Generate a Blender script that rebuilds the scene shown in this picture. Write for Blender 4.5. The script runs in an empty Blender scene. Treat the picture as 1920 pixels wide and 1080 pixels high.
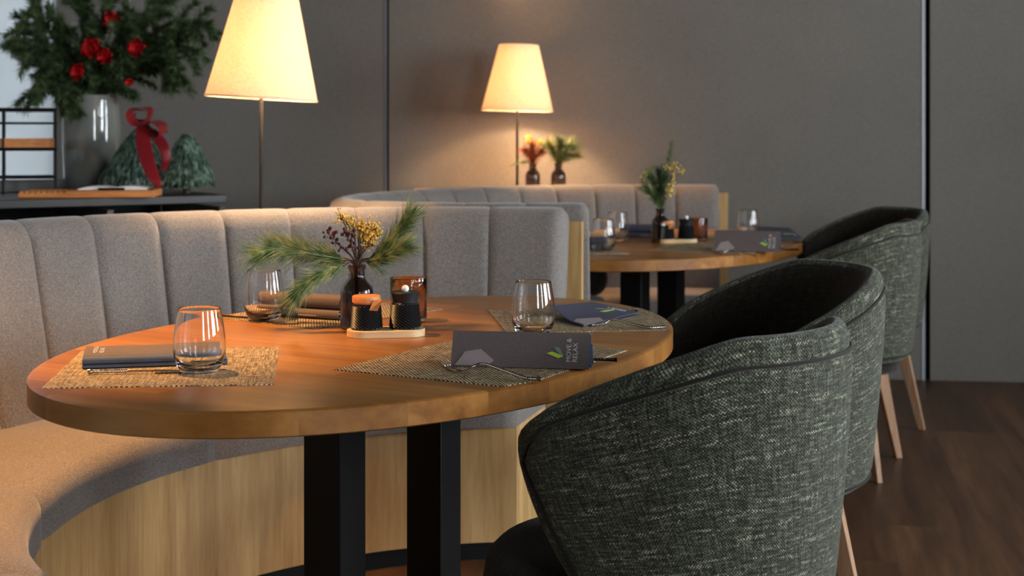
import bpy, math, random
from mathutils import Vector, Matrix
pi, sin, cos, rad = math.pi, math.sin, math.cos, math.radians
random.seed(7)
S = bpy.context.scene
COL = S.collection

# ------------------------------------------------------------------ camera, world, exposure
HC, F, HY = 1.147, 2600.0, 252.0           # eye height (m), focal length (px of 1920), horizon row
cam_d = bpy.data.cameras.new('camera'); cam = bpy.data.objects.new('camera', cam_d); COL.objects.link(cam)
cam.location = (0, 0, HC); cam.rotation_euler = (pi/2, 0, 0)
cam_d.sensor_width = 36; cam_d.lens = F/1920*36; cam_d.shift_y = -(540-HY)/1920
cam_d.clip_start = 0.05
cam_d.dof.use_dof = True; cam_d.dof.focus_distance = 2.45; cam_d.dof.aperture_fstop = 5.6
S.camera = cam
S.view_settings.view_transform = 'Standard'; S.view_settings.look = 'None'
S.view_settings.gamma = 1; S.view_settings.use_curve_mapping = False
S.view_settings.exposure = 0.40
W = bpy.data.worlds.new('overcast_sky'); S.world = W; W.use_nodes = True
W.node_tree.nodes['Background'].inputs['Color'].default_value = (0.90, 0.95, 1.0, 1)
W.node_tree.nodes['Background'].inputs['Strength'].default_value = 31.0

def spot(px, py, z=0.75):
    """the point at height z seen at photo pixel (px, py): a plan position on that surface"""
    k = (HC-z)/(py-HY)
    return Vector(((px-960)*k, F*k, z))

# daylight enters through the windows of the right and rear walls: sampling portals in the openings
WIN_R = [(-1.3, -0.5), (0.9, 2.4), (3.6, 4.4)]       # along the right wall (Y)
WIN_B = [(2.4, 3.4)]                                 # along the rear wall (X)
XR, YB, ZW0, ZW1, ZC = 4.3, -3.2, 1.0, 2.55, 2.75
def portal(loc, rot, sx, sy):
    d = bpy.data.lights.new('window_portal', 'AREA'); d.shape = 'RECTANGLE'; d.size = sx; d.size_y = sy
    d.cycles.is_portal = True
    o = bpy.data.objects.new('window_portal', d); o.location = loc; o.rotation_euler = rot; COL.objects.link(o)
for a, b in WIN_R: portal((XR+0.02, (a+b)/2, (ZW0+ZW1)/2), (0, pi/2, 0), ZW1-ZW0, b-a)
for a, b in WIN_B: portal(((a+b)/2, YB-0.02, (ZW0+ZW1)/2), (pi/2, 0, 0), b-a, ZW1-ZW0)

# ------------------------------------------------------------------ mesh helpers
class MB:
    def __init__(s): s.v = []; s.f = []; s.uv = []; s.m = []
    def add(s, vs, fs, uvs=None, mi=0):
        n = len(s.v); s.v += [tuple(p) for p in vs]
        for i, f in enumerate(fs):
            s.f.append([n+j for j in f]); s.m.append(mi)
            s.uv.append([uvs[j] for j in f] if uvs else None)
        return s
    def grid(s, fn, nu, nv, cu=False, cv=False, uv=None, mi=0, flip=False):
        U = nu if cu else nu+1; V = nv if cv else nv+1
        vs = [fn(i/nu, j/nv) for i in range(U) for j in range(V)]
        n = len(s.v); s.v += [tuple(p) for p in vs]
        for i in range(nu):
            for j in range(nv):
                q = [(i, j), (i+1, j), (i+1, j+1), (i, j+1)]
                if flip: q = q[::-1]
                s.f.append([n+(a % U)*V+(b % V) for a, b in q]); s.m.append(mi)
                s.uv.append([uv(a/nu, b/nv) for a, b in q] if uv else None)
        return s
    def box(s, c, d, rz=0, mi=0, taper=1.0):
        cx, cy, cz = c; x, y, z = d[0]/2, d[1]/2, d[2]/2
        vs = []
        for sz in (-1, 1):
            k = taper if sz < 0 else 1
            for sx, sy in ((-1, -1), (1, -1), (1, 1), (-1, 1)):
                px, py = sx*x*k, sy*y*k
                vs.append((cx+px*cos(rz)-py*sin(rz), cy+px*sin(rz)+py*cos(rz), cz+sz*z))
        return s.add(vs, [(3, 2, 1, 0), (4, 5, 6, 7), (0, 1, 5, 4), (1, 2, 6, 5), (2, 3, 7, 6), (3, 0, 4, 7)], mi=mi)
    def tube(s, pts, r, n=8, mi=0, caps=True):
        pts = [Vector(p) for p in pts]; R = r if isinstance(r, (list, tuple)) else [r]*len(pts)
        t0 = (pts[1]-pts[0]).normalized(); a = t0.orthogonal().normalized()
        base = len(s.v)
        for i, p in enumerate(pts):
            t = (pts[min(i+1, len(pts)-1)]-pts[max(i-1, 0)]).normalized()
            a = (a-t*a.dot(t)).normalized(); b = t.cross(a)
            for k in range(n):
                q = p+(a*cos(2*pi*k/n)+b*sin(2*pi*k/n))*R[i]; s.v.append(tuple(q))
        for i in range(len(pts)-1):
            for k in range(n):
                s.f.append([base+i*n+k, base+i*n+(k+1) % n, base+(i+1)*n+(k+1) % n, base+(i+1)*n+k]); s.uv.append(None); s.m.append(mi)
        if caps:
            s.f.append([base+k for k in range(n)][::-1]); s.uv.append(None); s.m.append(mi)
            s.f.append([base+(len(pts)-1)*n+k for k in range(n)]); s.uv.append(None); s.m.append(mi)
        return s
    def lathe(s, prof, n=40, c=(0, 0, 0), mi=0, closed=False):
        m = len(prof)
        def fn(u, v):
            r, z = prof[int(round(v*(m if closed else m-1))) % m]
            return (c[0]+r*cos(2*pi*u), c[1]+r*sin(2*pi*u), c[2]+z)
        return s.grid(fn, n, m if closed else m-1, cu=True, cv=closed, mi=mi, uv=lambda u, v: (u, v))
    def prism(s, poly, z0, z1, mi=0):
        n = len(poly); vs = [(x, y, z0) for x, y in poly]+[(x, y, z1) for x, y in poly]
        return s.add(vs, [list(range(n))[::-1], [n+i for i in range(n)]]+[(i, (i+1) % n, n+(i+1) % n, n+i) for i in range(n)], mi=mi)
    def ball(s, c, r, n=8, mi=0, sz=1.0):
        return s.grid(lambda u, v: (c[0]+r*sin(pi*v)*cos(2*pi*u), c[1]+r*sin(pi*v)*sin(2*pi*u), c[2]+r*sz*cos(pi*v)), n, max(4, n//2+1), cu=True, mi=mi)
    def needle(s, p, d, l, w, mi=0):
        p = Vector(p); d = Vector(d).normalized(); a = d.orthogonal().normalized(); b = d.cross(a)
        m = p+d*l*0.5+Vector((0, 0, -l*0.03))
        vs = [p+a*w, p-a*w*.5+b*w*.86, p-a*w*.5-b*w*.86, p+d*l+Vector((0, 0, -l*0.10))]
        return s.add(vs, [(0, 1, 3), (1, 2, 3), (2, 0, 3)], mi=mi)

def obj(name, mb, mats, parent=None, smooth=True, sub=0, bevel=0, weld=True, loc=None, rz=0, angle=40):
    me = bpy.data.meshes.new(name)
    me.from_pydata(mb.v, [], mb.f)
    if any(u is not None for u in mb.uv):
        L = me.uv_layers.new(name='UVMap').data; k = 0
        for f, u in zip(mb.f, mb.uv):
            for j in range(len(f)):
                L[k].uv = u[j] if u else (0, 0); k += 1
    mats = mats if isinstance(mats, (list, tuple)) else [mats]
    for m in mats: me.materials.append(m)
    me.polygons.foreach_set('material_index', mb.m)
    import bmesh
    bm = bmesh.new(); bm.from_mesh(me)
    if weld: bmesh.ops.remove_doubles(bm, verts=bm.verts, dist=1e-6)
    bmesh.ops.recalc_face_normals(bm, faces=bm.faces)
    bm.to_mesh(me); bm.free()
    if smooth:
        me.shade_smooth(); me.set_sharp_from_angle(angle=rad(angle))
    o = bpy.data.objects.new(name, me); COL.objects.link(o)
    if bevel:
        m = o.modifiers.new('bevel', 'BEVEL'); m.width = bevel; m.segments = 3; m.limit_method = 'ANGLE'; m.angle_limit = rad(40)
        me.shade_smooth(); me.set_sharp_from_angle(angle=rad(60))
    if sub:
        m = o.modifiers.new('sub', 'SUBSURF'); m.levels = sub; m.render_levels = sub
    if parent is not None: o.parent = parent
    if loc is not None: o.location = loc
    if rz: o.rotation_euler[2] = rz
    return o
def tag(o, label=None, cat=None, group=None, kind=None):
    if label: o['label'] = label
    if cat: o['category'] = cat
    if group: o['group'] = group
    if kind: o['kind'] = kind
    return o
def thing(name, label, cat, loc=(0, 0, 0), rz=0, group=None):
    o = bpy.data.objects.new(name, None); o.empty_display_size = 0.05; COL.objects.link(o)
    o.location = loc; o.rotation_euler = (0, 0, rz)
    return tag(o, label, cat, group)
def struct(name, mb, m, **k): return tag(obj(name, mb, m, **k), kind='structure')
def dup(root, loc, rz, label, group=None):
    def rec(o, par):
        c = o.copy(); COL.objects.link(c)
        if par is not None: c.parent = par
        for ch in o.children: rec(ch, c)
        return c
    r = rec(root, None); r.location = loc; r.rotation_euler[2] = rz; r['label'] = label
    if group: r['group'] = group
    return r

# ------------------------------------------------------------------ materials
def srgb(r, g, b):
    f = lambda c: (c/255/12.92) if c/255 <= 0.04045 else ((c/255+0.055)/1.055)**2.4
    return (f(r), f(g), f(b), 1)
def mat(name, col=(0.5, 0.5, 0.5, 1), rough=0.6, metal=0, spec=0.5, trans=0, ior=1.45, alpha=1, emit=None, es=0, sheen=0, coat=0):
    m = bpy.data.materials.new(name); m.use_nodes = True
    p = m.node_tree.nodes['Principled BSDF'].inputs
    p['Base Color'].default_value = col; p['Roughness'].default_value = rough; p['Metallic'].default_value = metal
    p['Specular IOR Level'].default_value = spec; p['Transmission Weight'].default_value = trans; p['IOR'].default_value = ior
    p['Alpha'].default_value = alpha; p['Coat Weight'].default_value = coat
    if sheen: p['Sheen Weight'].default_value = sheen
    if emit: p['Emission Color'].default_value = emit; p['Emission Strength'].default_value = es
    return m
class N:
    def __init__(s, m): s.m = m; s.t = m.node_tree; s.p = s.t.nodes.get('Principled BSDF')
    def n(s, typ, **k):
        x = s.t.nodes.new(typ)
        for a, b in k.items():
            if a in x.inputs.keys(): x.inputs[a].default_value = b
            else: setattr(x, a, b)
        return x
    def l(s, a, b): s.t.links.new(a, b)
    def coord(s, kind='Object', scale=(1, 1, 1), rot=(0, 0, 0), loc=(0, 0, 0)):
        c = s.n('ShaderNodeTexCoord'); mp = s.n('ShaderNodeMapping')
        mp.inputs['Scale'].default_value = scale; mp.inputs['Rotation'].default_value = rot; mp.inputs['Location'].default_value = loc
        s.l(c.outputs[kind], mp.inputs[0]); return mp.outputs[0]
    def noise(s, vec, scale, detail=3, rough=0.5, dist=0):
        x = s.n('ShaderNodeTexNoise'); x.inputs['Scale'].default_value = scale; x.inputs['Detail'].default_value = detail
        x.inputs['Roughness'].default_value = rough; x.inputs['Distortion'].default_value = dist
        s.l(vec, x.inputs['Vector']); return x.outputs['Fac']
    def ramp(s, fac, stops):
        x = s.n('ShaderNodeValToRGB'); e = x.color_ramp.elements
        while len(e) < len(stops): e.new(0.5)
        for i, (p, c) in enumerate(stops): e[i].position = p; e[i].color = c
        s.l(fac, x.inputs[0]); return x.outputs[0]
    def mix(s, fac, a, b, blend='MIX'):
        x = s.n('ShaderNodeMix'); x.data_type = 'RGBA'; x.blend_type = blend
        for v, i in ((fac, 0), (a, 6), (b, 7)):
            if hasattr(v, 'is_output'): s.l(v, x.inputs[i])
            else: x.inputs[i].default_value = v
        return x.outputs[2]
    def math(s, op, a, b=0.0, c=None):
        x = s.n('ShaderNodeMath'); x.operation = op
        for i, v in enumerate((a, b) if c is None else (a, b, c)):
            if hasattr(v, 'is_output'): s.l(v, x.inputs[i])
            else: x.inputs[i].default_value = v
        return x.outputs[0]
    def bump(s, h, strength=0.3, dist=0.001):
        x = s.n('ShaderNodeBump'); x.inputs['Strength'].default_value = strength; x.inputs['Distance'].default_value = dist
        s.l(h, x.inputs['Height']); s.l(x.outputs[0], s.p.inputs['Normal'])
    def color(s, c): s.l(c, s.p.inputs['Base Color'])
    def rough(s, c): s.l(c, s.p.inputs['Roughness'])

def wood(name, c0, c1, c2, axis='X', rough=0.45, plank=None, seam=0.35, scale=1.0, rot=0.0, bump=0.15, coat=0):
    """grain runs along axis; plank = plank width across the grain"""
    m = mat(name, rough=rough, coat=coat); k = N(m)
    sc = {'X': (1.2, 14, 14), 'Y': (14, 1.2, 14), 'Z': (14, 14, 1.2)}[axis]
    sc = tuple(v*scale for v in sc)
    v0 = k.coord('Object', rot=(0, 0, rot))
    mp = k.n('ShaderNodeMapping'); mp.inputs['Scale'].default_value = sc; k.l(v0, mp.inputs[0]); vec = mp.outputs[0]
    if plank:
        sep = k.n('ShaderNodeSeparateXYZ'); k.l(v0, sep.inputs[0])
        across, along = (sep.outputs['Y'], sep.outputs['X']) if axis == 'X' else (sep.outputs['X'], sep.outputs['Z'] if axis == 'Z' else sep.outputs['Y'])
        row = k.math('FLOOR', k.math('DIVIDE', across, plank[0]))
        wn = k.n('ShaderNodeTexWhiteNoise'); wn.noise_dimensions = '1D'; k.l(row, wn.inputs['W'])
        col_ = k.math('FLOOR', k.math('ADD', k.math('DIVIDE', along, plank[1]), k.math('MULTIPLY', wn.outputs[0], 7.3)))
        cell = k.math('ADD', k.math('MULTIPLY', row, 3.17), k.math('MULTIPLY', col_, 11.3))
        wn2 = k.n('ShaderNodeTexWhiteNoise'); wn2.noise_dimensions = '1D'; k.l(cell, wn2.inputs['W'])
        off = k.n('ShaderNodeCombineXYZ'); k.l(k.math('MULTIPLY', wn2.outputs[0], 50), off.inputs[0]); k.l(k.math('MULTIPLY', wn2.outputs[0], 31), off.inputs[1]); k.l(k.math('MULTIPLY', wn2.outputs[0], 17), off.inputs[2])
        ad = k.n('ShaderNodeVectorMath'); ad.operation = 'ADD'; k.l(vec, ad.inputs[0]); k.l(off.outputs[0], ad.inputs[1]); vec = ad.outputs[0]
    g = k.noise(vec, 1.0, 6, 0.6, 0.6); g2 = k.noise(vec, 5.0, 4, 0.6, 0.2)
    gg = k.math('ADD', k.math('MULTIPLY', g, 0.7), k.math('MULTIPLY', g2, 0.3))
    c = k.ramp(gg, [(0.32, c0), (0.5, c1), (0.68, c2)])
    if plank:
        tint = k.ramp(wn2.outputs[0], [(0, (0.60, 0.58, 0.55, 1)), (1, (1.0, 1.0, 1.0, 1))])
        c = k.mix(seam, c, k.mix(1.0, c, tint, 'MULTIPLY')) if seam < 1 else k.mix(1.0, c, tint, 'MULTIPLY')
    k.color(c)
    k.bump(gg, bump, 0.001)
    return m

def fabric(name, c0, c1, c2, scale=900, rough=0.95, kind='Object', big=6, bigamt=0.25, bump=0.5):
    m = mat(name, rough=rough, spec=0.15, sheen=0.25); k = N(m)
    m.node_tree.nodes['Principled BSDF'].inputs['Sheen Roughness'].default_value = 0.5
    v = k.coord(kind)
    a = k.noise(v, scale*0.5, 3, 0.6); b = k.noise(v, scale*1.2, 1, 0.5)
    s_ = k.math('ADD', k.math('MULTIPLY', a, 0.6), k.math('MULTIPLY', b, 0.4))
    c = k.ramp(s_, [(0.38, c0), (0.5, c1), (0.62, c2)])
    bg = k.ramp(k.noise(v, big, 2), [(0.3, (1-bigamt,)*3+(1,)), (0.7, (1, 1, 1, 1))])
    k.color(k.mix(1.0, c, bg, 'MULTIPLY')); k.bump(s_, bump, 0.0012)
    return m

M = {}
# wall covering: grey-taupe woven wallcovering
m = mat('grey_wall_covering', rough=0.9, spec=0.2); k = N(m); v = k.coord('Object')
v2 = k.coord('Object', scale=(1, 1, 7)); v3 = k.coord('Object', scale=(9, 9, 1))
nn = k.math('ADD', k.math('MULTIPLY', k.noise(v2, 60, 3), 0.5), k.math('MULTIPLY', k.noise(v3, 60, 3), 0.5))
cl = k.ramp(nn, [(0.35, srgb(114, 108, 101)), (0.65, srgb(133, 127, 119))])
k.color(k.mix(1.0, cl, k.ramp(k.noise(v, 1.5, 3), [(0.3, (0.88, 0.88, 0.88, 1)), (0.7, (1, 1, 1, 1))]), 'MULTIPLY')); k.bump(nn, 0.15, 0.001)
M['wall'] = m
m = mat('white_plaster', srgb(226, 232, 234), rough=0.8); k = N(m); k.bump(k.noise(k.coord('Object'), 90, 3), 0.1, 0.001); M['white'] = m
M['ceiling'] = mat('dark_grey_ceiling_paint', srgb(66, 64, 62), rough=0.9)
M['gap'] = mat('black_panel_gap', srgb(12, 12, 12), rough=0.8, spec=0.1)
M['alu'] = mat('satin_aluminium', srgb(150, 150, 155), rough=0.45, metal=0.6)
M['floor'] = wood('smoked_oak_floor', srgb(62, 40, 24), srgb(92, 61, 38), srgb(120, 84, 55), axis='Y', rough=0.42, plank=(0.24, 2.2), seam=1, rot=rad(12), scale=0.8)
M['table'] = wood('oiled_oak_table', srgb(138, 86, 36), srgb(172, 113, 52), srgb(196, 138, 70), axis='Y', rough=0.33, plank=(0.13, 0.62), seam=1, rot=0, scale=0.9, bump=0.08)
M['oak'] = wood('light_oak_veneer', srgb(158, 120, 72), srgb(190, 150, 96), srgb(212, 174, 120), axis='Z', rough=0.5, scale=1.3, bump=0.08)
M['palewood'] = wood('pale_beech', srgb(208, 170, 118), srgb(224, 188, 138), srgb(236, 205, 158), axis='X', rough=0.45, scale=2, bump=0.05)
M['cork'] = wood('warm_lid_wood', srgb(176, 104, 52), srgb(204, 130, 70), srgb(220, 152, 90), axis='X', rough=0.5, scale=4, bump=0.05)
M['legwood'] = wood('oak_chair_leg', srgb(136, 98, 72), srgb(162, 124, 94), srgb(184, 146, 114), axis='Z', rough=0.5, scale=2, bump=0.05)
M['grey'] = fabric('grey_felt_upholstery', srgb(100, 93, 87), srgb(126, 117, 111), srgb(156, 147, 140), scale=620, big=4, bigamt=0.12)
M['black'] = mat('black_powder_coated_steel', srgb(9, 9, 10), rough=0.5, spec=0.3)
M['blackwood'] = mat('black_stained_wood', srgb(22, 23, 25), rough=0.35)
M['greymetal'] = mat('dark_grey_metal', srgb(62, 60, 62), rough=0.5)
M['blackmatte'] = mat('matt_black_cast_iron', srgb(24, 26, 29), rough=0.42)
M['whiteball'] = mat('white_porcelain', srgb(236, 234, 228), rough=0.3)
# tweed of the chairs: woven rows with light slubs, in UV metres
def tweed(name, base, mid, light, fleck, dark=1.0):
    m = mat(name, rough=0.9, spec=0.15, sheen=0.15); k = N(m)
    c = k.n('ShaderNodeTexCoord'); uv = c.outputs['UV']
    sep = k.n('ShaderNodeSeparateXYZ'); k.l(uv, sep.inputs[0]); U, V = sep.outputs[0], sep.outputs[1]
    # plain weave, 3.4 mm threads
    wu = k.math('SINE', k.math('MULTIPLY', U, 2*pi/0.0062)); wv = k.math('SINE', k.math('MULTIPLY', V, 2*pi/0.0056))
    weave = k.math('MULTIPLY', wu, wv)
    def st(sx, sy, sc, det=2):
        mp = k.n('ShaderNodeMapping'); mp.inputs['Scale'].default_value = (sx, sy, 1); k.l(uv, mp.inputs[0]); return k.noise(mp.outputs[0], sc, det, 0.6)
    hrow = st(34, 230, 1.0, 3); vrow = st(230, 22, 1.0, 3); fine = st(320, 320, 1.0, 2)
    a = k.math('ADD', k.math('MULTIPLY', hrow, 0.36), k.math('MULTIPLY', vrow, 0.34)); a = k.math('ADD', a, k.math('MULTIPLY', fine, 0.45))
    a = k.math('ADD', a, k.math('MULTIPLY', weave, 0.06))
    cc = k.ramp(a, [(0.45, base), (0.575, mid), (0.70, light)])
    # slubs: bright thread passes over in rows
    row = k.ramp(st(11, 150, 1.0, 1), [(0.54, (0, 0, 0, 1)), (0.66, (1, 1, 1, 1))])
    dot = k.math('GREATER_THAN', weave, 0.1)
    brk = k.ramp(st(90, 160, 1.0, 1), [(0.47, (0, 0, 0, 1)), (0.56, (0.8, 0.8, 0.8, 1))])
    fl = k.math('MULTIPLY', k.math('MULTIPLY', row, dot), brk)
    k.color(k.mix(fl, cc, fleck)); k.bump(k.math('ADD', k.math('MULTIPLY', weave, 0.5), k.math('MULTIPLY', fine, 1.0)), 0.55, 0.0016)
    return m
M['tweed'] = tweed('green_black_tweed', srgb(21, 20, 15), srgb(52, 52, 42), srgb(112, 114, 94), srgb(196, 194, 166))
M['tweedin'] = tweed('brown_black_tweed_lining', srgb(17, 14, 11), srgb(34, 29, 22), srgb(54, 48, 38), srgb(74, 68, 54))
# lamp linen: real translucency
def linen(name, sc):
    m = bpy.data.materials.new(name); m.use_nodes = True; t = m.node_tree; k = N(m); t.nodes.remove(k.p); out = t.nodes['Material Output']
    a = k.noise(k.coord('Object', scale=(1, 1, 9)), sc, 4, 0.7); b = k.noise(k.coord('Object', scale=(9, 9, 1)), sc, 4, 0.7)
    s_ = k.math('ADD', k.math('MULTIPLY', a, 0.5), k.math('MULTIPLY', b, 0.5))
    col = k.ramp(s_, [(0.38, srgb(224, 200, 168)), (0.62, srgb(252, 240, 220))])
    d = k.n('ShaderNodeBsdfDiffuse'); tr = k.n('ShaderNodeBsdfTranslucent'); mx = k.n('ShaderNodeMixShader'); mx.inputs[0].default_value = 0.225
    k.l(col, d.inputs[0]); k.l(col, tr.inputs[0]); k.l(d.outputs[0], mx.inputs[1]); k.l(tr.outputs[0], mx.inputs[2]); k.l(mx.outputs[0], out.inputs[0])
    return m
M['linen'] = linen('linen_shade', 70)
# woven placemat
m = mat('woven_vinyl', rough=0.55, spec=0.4); k = N(m); v = k.coord('Object')
sep = k.n('ShaderNodeSeparateXYZ'); k.l(v, sep.inputs[0])
wu = k.math('SINE', k.math('MULTIPLY', sep.outputs[0], 2*pi/0.0080)); wv = k.math('SINE', k.math('MULTIPLY', sep.outputs[1], 2*pi/0.0080))
weave = k.math('MULTIPLY', wu, wv)
n1 = k.noise(k.coord('Object', scale=(20, 260, 1)), 1, 2, 0.6); n2 = k.noise(k.coord('Object', scale=(260, 20, 1)), 1, 2, 0.6); n3 = k.noise(v, 300, 1)
a = k.math('ADD', k.math('ADD', k.math('MULTIPLY', n1, 0.35), k.math('MULTIPLY', n2, 0.35)), k.math('ADD', k.math('MULTIPLY', n3, 0.3), k.math('MULTIPLY', weave, 0.16)))
k.color(k.ramp(a, [(0.39, srgb(40, 29, 20)), (0.5, srgb(130, 106, 76)), (0.60, srgb(220, 196, 156))])); k.bump(weave, 0.5, 0.001)
M['mat'] = m
M['glass'] = mat('clear_glass', (1, 1, 1, 1), rough=0.0, trans=1, ior=1.48)
M['amber'] = mat('amber_bubbled_glass', srgb(212, 184, 156), rough=0.03, trans=1, ior=1.45); k = N(M['amber']); k.bump(k.noise(k.coord('Object'), 90, 2), 0.5, 0.002)
M['smoke'] = mat('smoked_glass', srgb(150, 130, 120), rough=0.02, trans=1, ior=1.45)
M['smoke_dark'] = mat('dark_smoked_glass', srgb(142, 128, 122), rough=0.03, trans=1, ior=1.45)
def thin_glass(name, tint, haze=0.0):
    m = bpy.data.materials.new(name); m.use_nodes = True; t = m.node_tree; k = N(m); t.nodes.remove(k.p); out = t.nodes['Material Output']
    tr = k.n('ShaderNodeBsdfTransparent'); tr.inputs[0].default_value = tint; g = k.n('ShaderNodeBsdfGlossy'); g.inputs['Roughness'].default_value = 0.02
    lw = k.n('ShaderNodeLayerWeight'); lw.inputs[0].default_value = 0.5; mx = k.n('ShaderNodeMixShader')
    k.l(k.math('ADD', k.math('MULTIPLY', k.math('POWER', lw.outputs['Facing'], 4.0), 0.8), 0.045), mx.inputs[0]); k.l(g.outputs[0], mx.inputs[2])
    if haze:
        df = k.n('ShaderNodeBsdfDiffuse'); df.inputs[0].default_value = (0.30, 0.30, 0.27, 1); m2_ = k.n('ShaderNodeMixShader'); m2_.inputs[0].default_value = haze
        k.l(tr.outputs[0], m2_.inputs[1]); k.l(df.outputs[0], m2_.inputs[2]); k.l(m2_.outputs[0], mx.inputs[1])
    else: k.l(tr.outputs[0], mx.inputs[1])
    k.l(mx.outputs[0], out.inputs[0]); return m
M['vaseglass'] = thin_glass('grey_vase_glass', (0.72, 0.74, 0.70, 1), 0.62)
M['pane'] = thin_glass('window_pane_glass', (0.95, 0.97, 0.98, 1))
M['steel'] = mat('brushed_steel', srgb(196, 184, 170), rough=0.22, metal=1)
M['darksteel'] = mat('dark_bronze_steel', srgb(70, 58, 50), rough=0.28, metal=1)
m = mat('brown_card', rough=0.75); k = N(m); k.color(k.ramp(k.noise(k.coord('Object'), 500, 2), [(0.3, srgb(92, 79, 77)), (0.7, srgb(108, 95, 92))])); M['card'] = m
M['cardgrey'] = mat('card_grey_print', srgb(152, 138, 138), rough=0.75)
M['cardblue'] = mat('blue_card_lining', srgb(80, 90, 108), rough=0.7)
M['lime'] = mat('lime_print', srgb(176, 200, 66), rough=0.7)
M['teal'] = mat('grey_green_print', srgb(112, 134, 130), rough=0.7)
M['print'] = mat('pale_print', srgb(206, 194, 190), rough=0.7)
M['paper'] = mat('white_paper', srgb(232, 224, 220), rough=0.7)
def leafmat(name, a, b, c, sc=40, rough=0.55):
    m = mat(name, rough=rough, spec=0.3); k = N(m); k.color(k.ramp(k.noise(k.coord('Object'), sc, 2), [(0.35, a), (0.5, b), (0.65, c)])); return m
M['pine'] = leafmat('pine_needles', srgb(58, 84, 46), srgb(100, 122, 74), srgb(158, 164, 112))
M['pineolive'] = leafmat('olive_pine_needles', srgb(84, 92, 48), srgb(122, 126, 72), srgb(156, 154, 98))
M['fir'] = leafmat('fir_needles', srgb(42, 58, 36), srgb(68, 86, 52), srgb(102, 116, 78))
M['boxwood'] = leafmat('grey_green_conifer', srgb(44, 62, 52), srgb(74, 94, 80), srgb(112, 130, 114))
M['bark'] = mat('brown_bark', srgb(74, 52, 36), rough=0.8)
M['gold'] = leafmat('dried_gold_florets', srgb(196, 148, 44), srgb(230, 192, 82), srgb(246, 222, 132), 90)
M['berry'] = mat('dark_maroon_berry', srgb(66, 24, 28), rough=0.4)
M['red'] = leafmat('red_petals', srgb(112, 6, 10), srgb(160, 12, 16), srgb(196, 30, 30), 30, 0.5)
M['velvet'] = mat('dark_red_velvet', srgb(118, 8, 20), rough=0.45, sheen=0.08)
M['rust'] = leafmat('rust_leaves', srgb(92, 42, 26), srgb(132, 60, 34), srgb(160, 96, 60), 60)

m = bpy.data.materials.new('white_blind_fabric'); m.use_nodes = True; k = N(m); m.node_tree.nodes.remove(k.p)
d_ = k.n('ShaderNodeBsdfDiffuse'); d_.inputs[0].default_value = (0.82, 0.86, 0.88, 1); t_ = k.n('ShaderNodeBsdfTranslucent'); t_.inputs[0].default_value = (0.21, 0.218, 0.222, 1)
a_ = k.n('ShaderNodeMixShader'); a_.inputs[0].default_value = 0.5; k.l(d_.outputs[0], a_.inputs[1]); k.l(t_.outputs[0], a_.inputs[2]); k.l(a_.outputs[0], m.node_tree.nodes['Material Output'].inputs[0])
BLIND = m
# ------------------------------------------------------------------ room shell
WA = math.atan(0.127)                                 # the back wall runs a little towards the camera on the right
def wallY(x): return 6.73-0.127*x
cw, sw = cos(WA), sin(WA)
def wallpt(x, off=0.0): return (x-off*sw*1.0, wallY(x)-off*cw)     # off = metres in front of the wall
XL = -2.31
def wall_panel(name, x0, x1, z0=0.0, z1=ZC, front=0.012, m=None):
    p = [wallpt(x0, front), wallpt(x1, front), wallpt(x1, -0.02), wallpt(x0, -0.02)]
    return struct(name, MB().prism(p, z0, z1), m or M['wall'], smooth=False)
struct('wall_back', MB().prism([wallpt(XL-0.2, -0.01), wallpt(XR+0.3, -0.01), wallpt(XR+0.3, -0.2), wallpt(XL-0.2, -0.2)], 0, ZC), M['gap'], smooth=False)
def wx(px):                                           # where the back wall is met by the sight line through photo column px
    t = (px-960)/F; return 6.73*t/(1+0.127*t)
s1, s2 = wx(728), wx(1738.5)
gap = 0.011
wall_panel('trim_1', XL-0.1, s1-gap/2, m=M['wall'])
wall_panel('trim_2', s1+gap/2, s2-0.012)
wall_panel('trim_3', s2+0.012, XR+0.2)
for i, (xx, w) in enumerate(((s1-gap/2, 0.008), (s2-0.012, 0.014))):
    p = [wallpt(xx-w, 0.016), wallpt(xx, 0.016), wallpt(xx, -0.02), wallpt(xx-w, -0.02)]
    struct('trim_%d' % (i+4), MB().prism(p, 0, ZC), M['alu'], smooth=False)
struct('floor', MB().box((0.5, 2, -0.05), (9, 12, 0.1)), M['floor'], smooth=False)
struct('ceiling', MB().box((0.5, 2, ZC+0.05), (9, 12, 0.1)), M['ceiling'], smooth=False)
c0 = Vector(wallpt(XL)+(0,)); dl = Vector((-0.127, -1, 0)).normalized(); nl = Vector((-1, 0.127, 0)).normalized()*0.15
a_, b_ = c0+dl*-0.1, c0+dl*10.6
def lw(t0, t1, z0, z1, n0=0.0, n1=0.15):
    a, b = c0+dl*t0, c0+dl*t1; n_ = nl.normalized()
    return MB().prism([(a+n_*n0)[:2], (b+n_*n0)[:2], (b+n_*n1)[:2], (a+n_*n1)[:2]], z0, z1)
def join(*l):
    o = MB()
    for m_ in l: o.add(m_.v, m_.f)
    return o
struct('wall_left', join(lw(-0.1, 0.04, 0, ZC), lw(1.6, 10.6, 0, ZC), lw(0.04, 1.6, 0, 0.55), lw(0.04, 1.6, 2.6, ZC)), M['white'], smooth=False, weld=False)
wl = struct('window_5', join(lw(0.04, 0.08, 0.55, 2.6, 0.06, 0.12), lw(1.56, 1.6, 0.55, 2.6, 0.06, 0.12), lw(0.08, 1.56, 0.55, 0.60, 0.06, 0.12), lw(0.08, 1.56, 2.55, 2.6, 0.06, 0.12)), M['white'], smooth=False, weld=False)
obj('window_pane', lw(0.07, 1.57, 0.58, 2.57, 0.085, 0.091), M['pane'], wl, smooth=False)
bl_ = obj('window_blind', lw(0.004, 1.66, 0.50, 2.66, -0.008, -0.006), BLIND, None, smooth=False)
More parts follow.
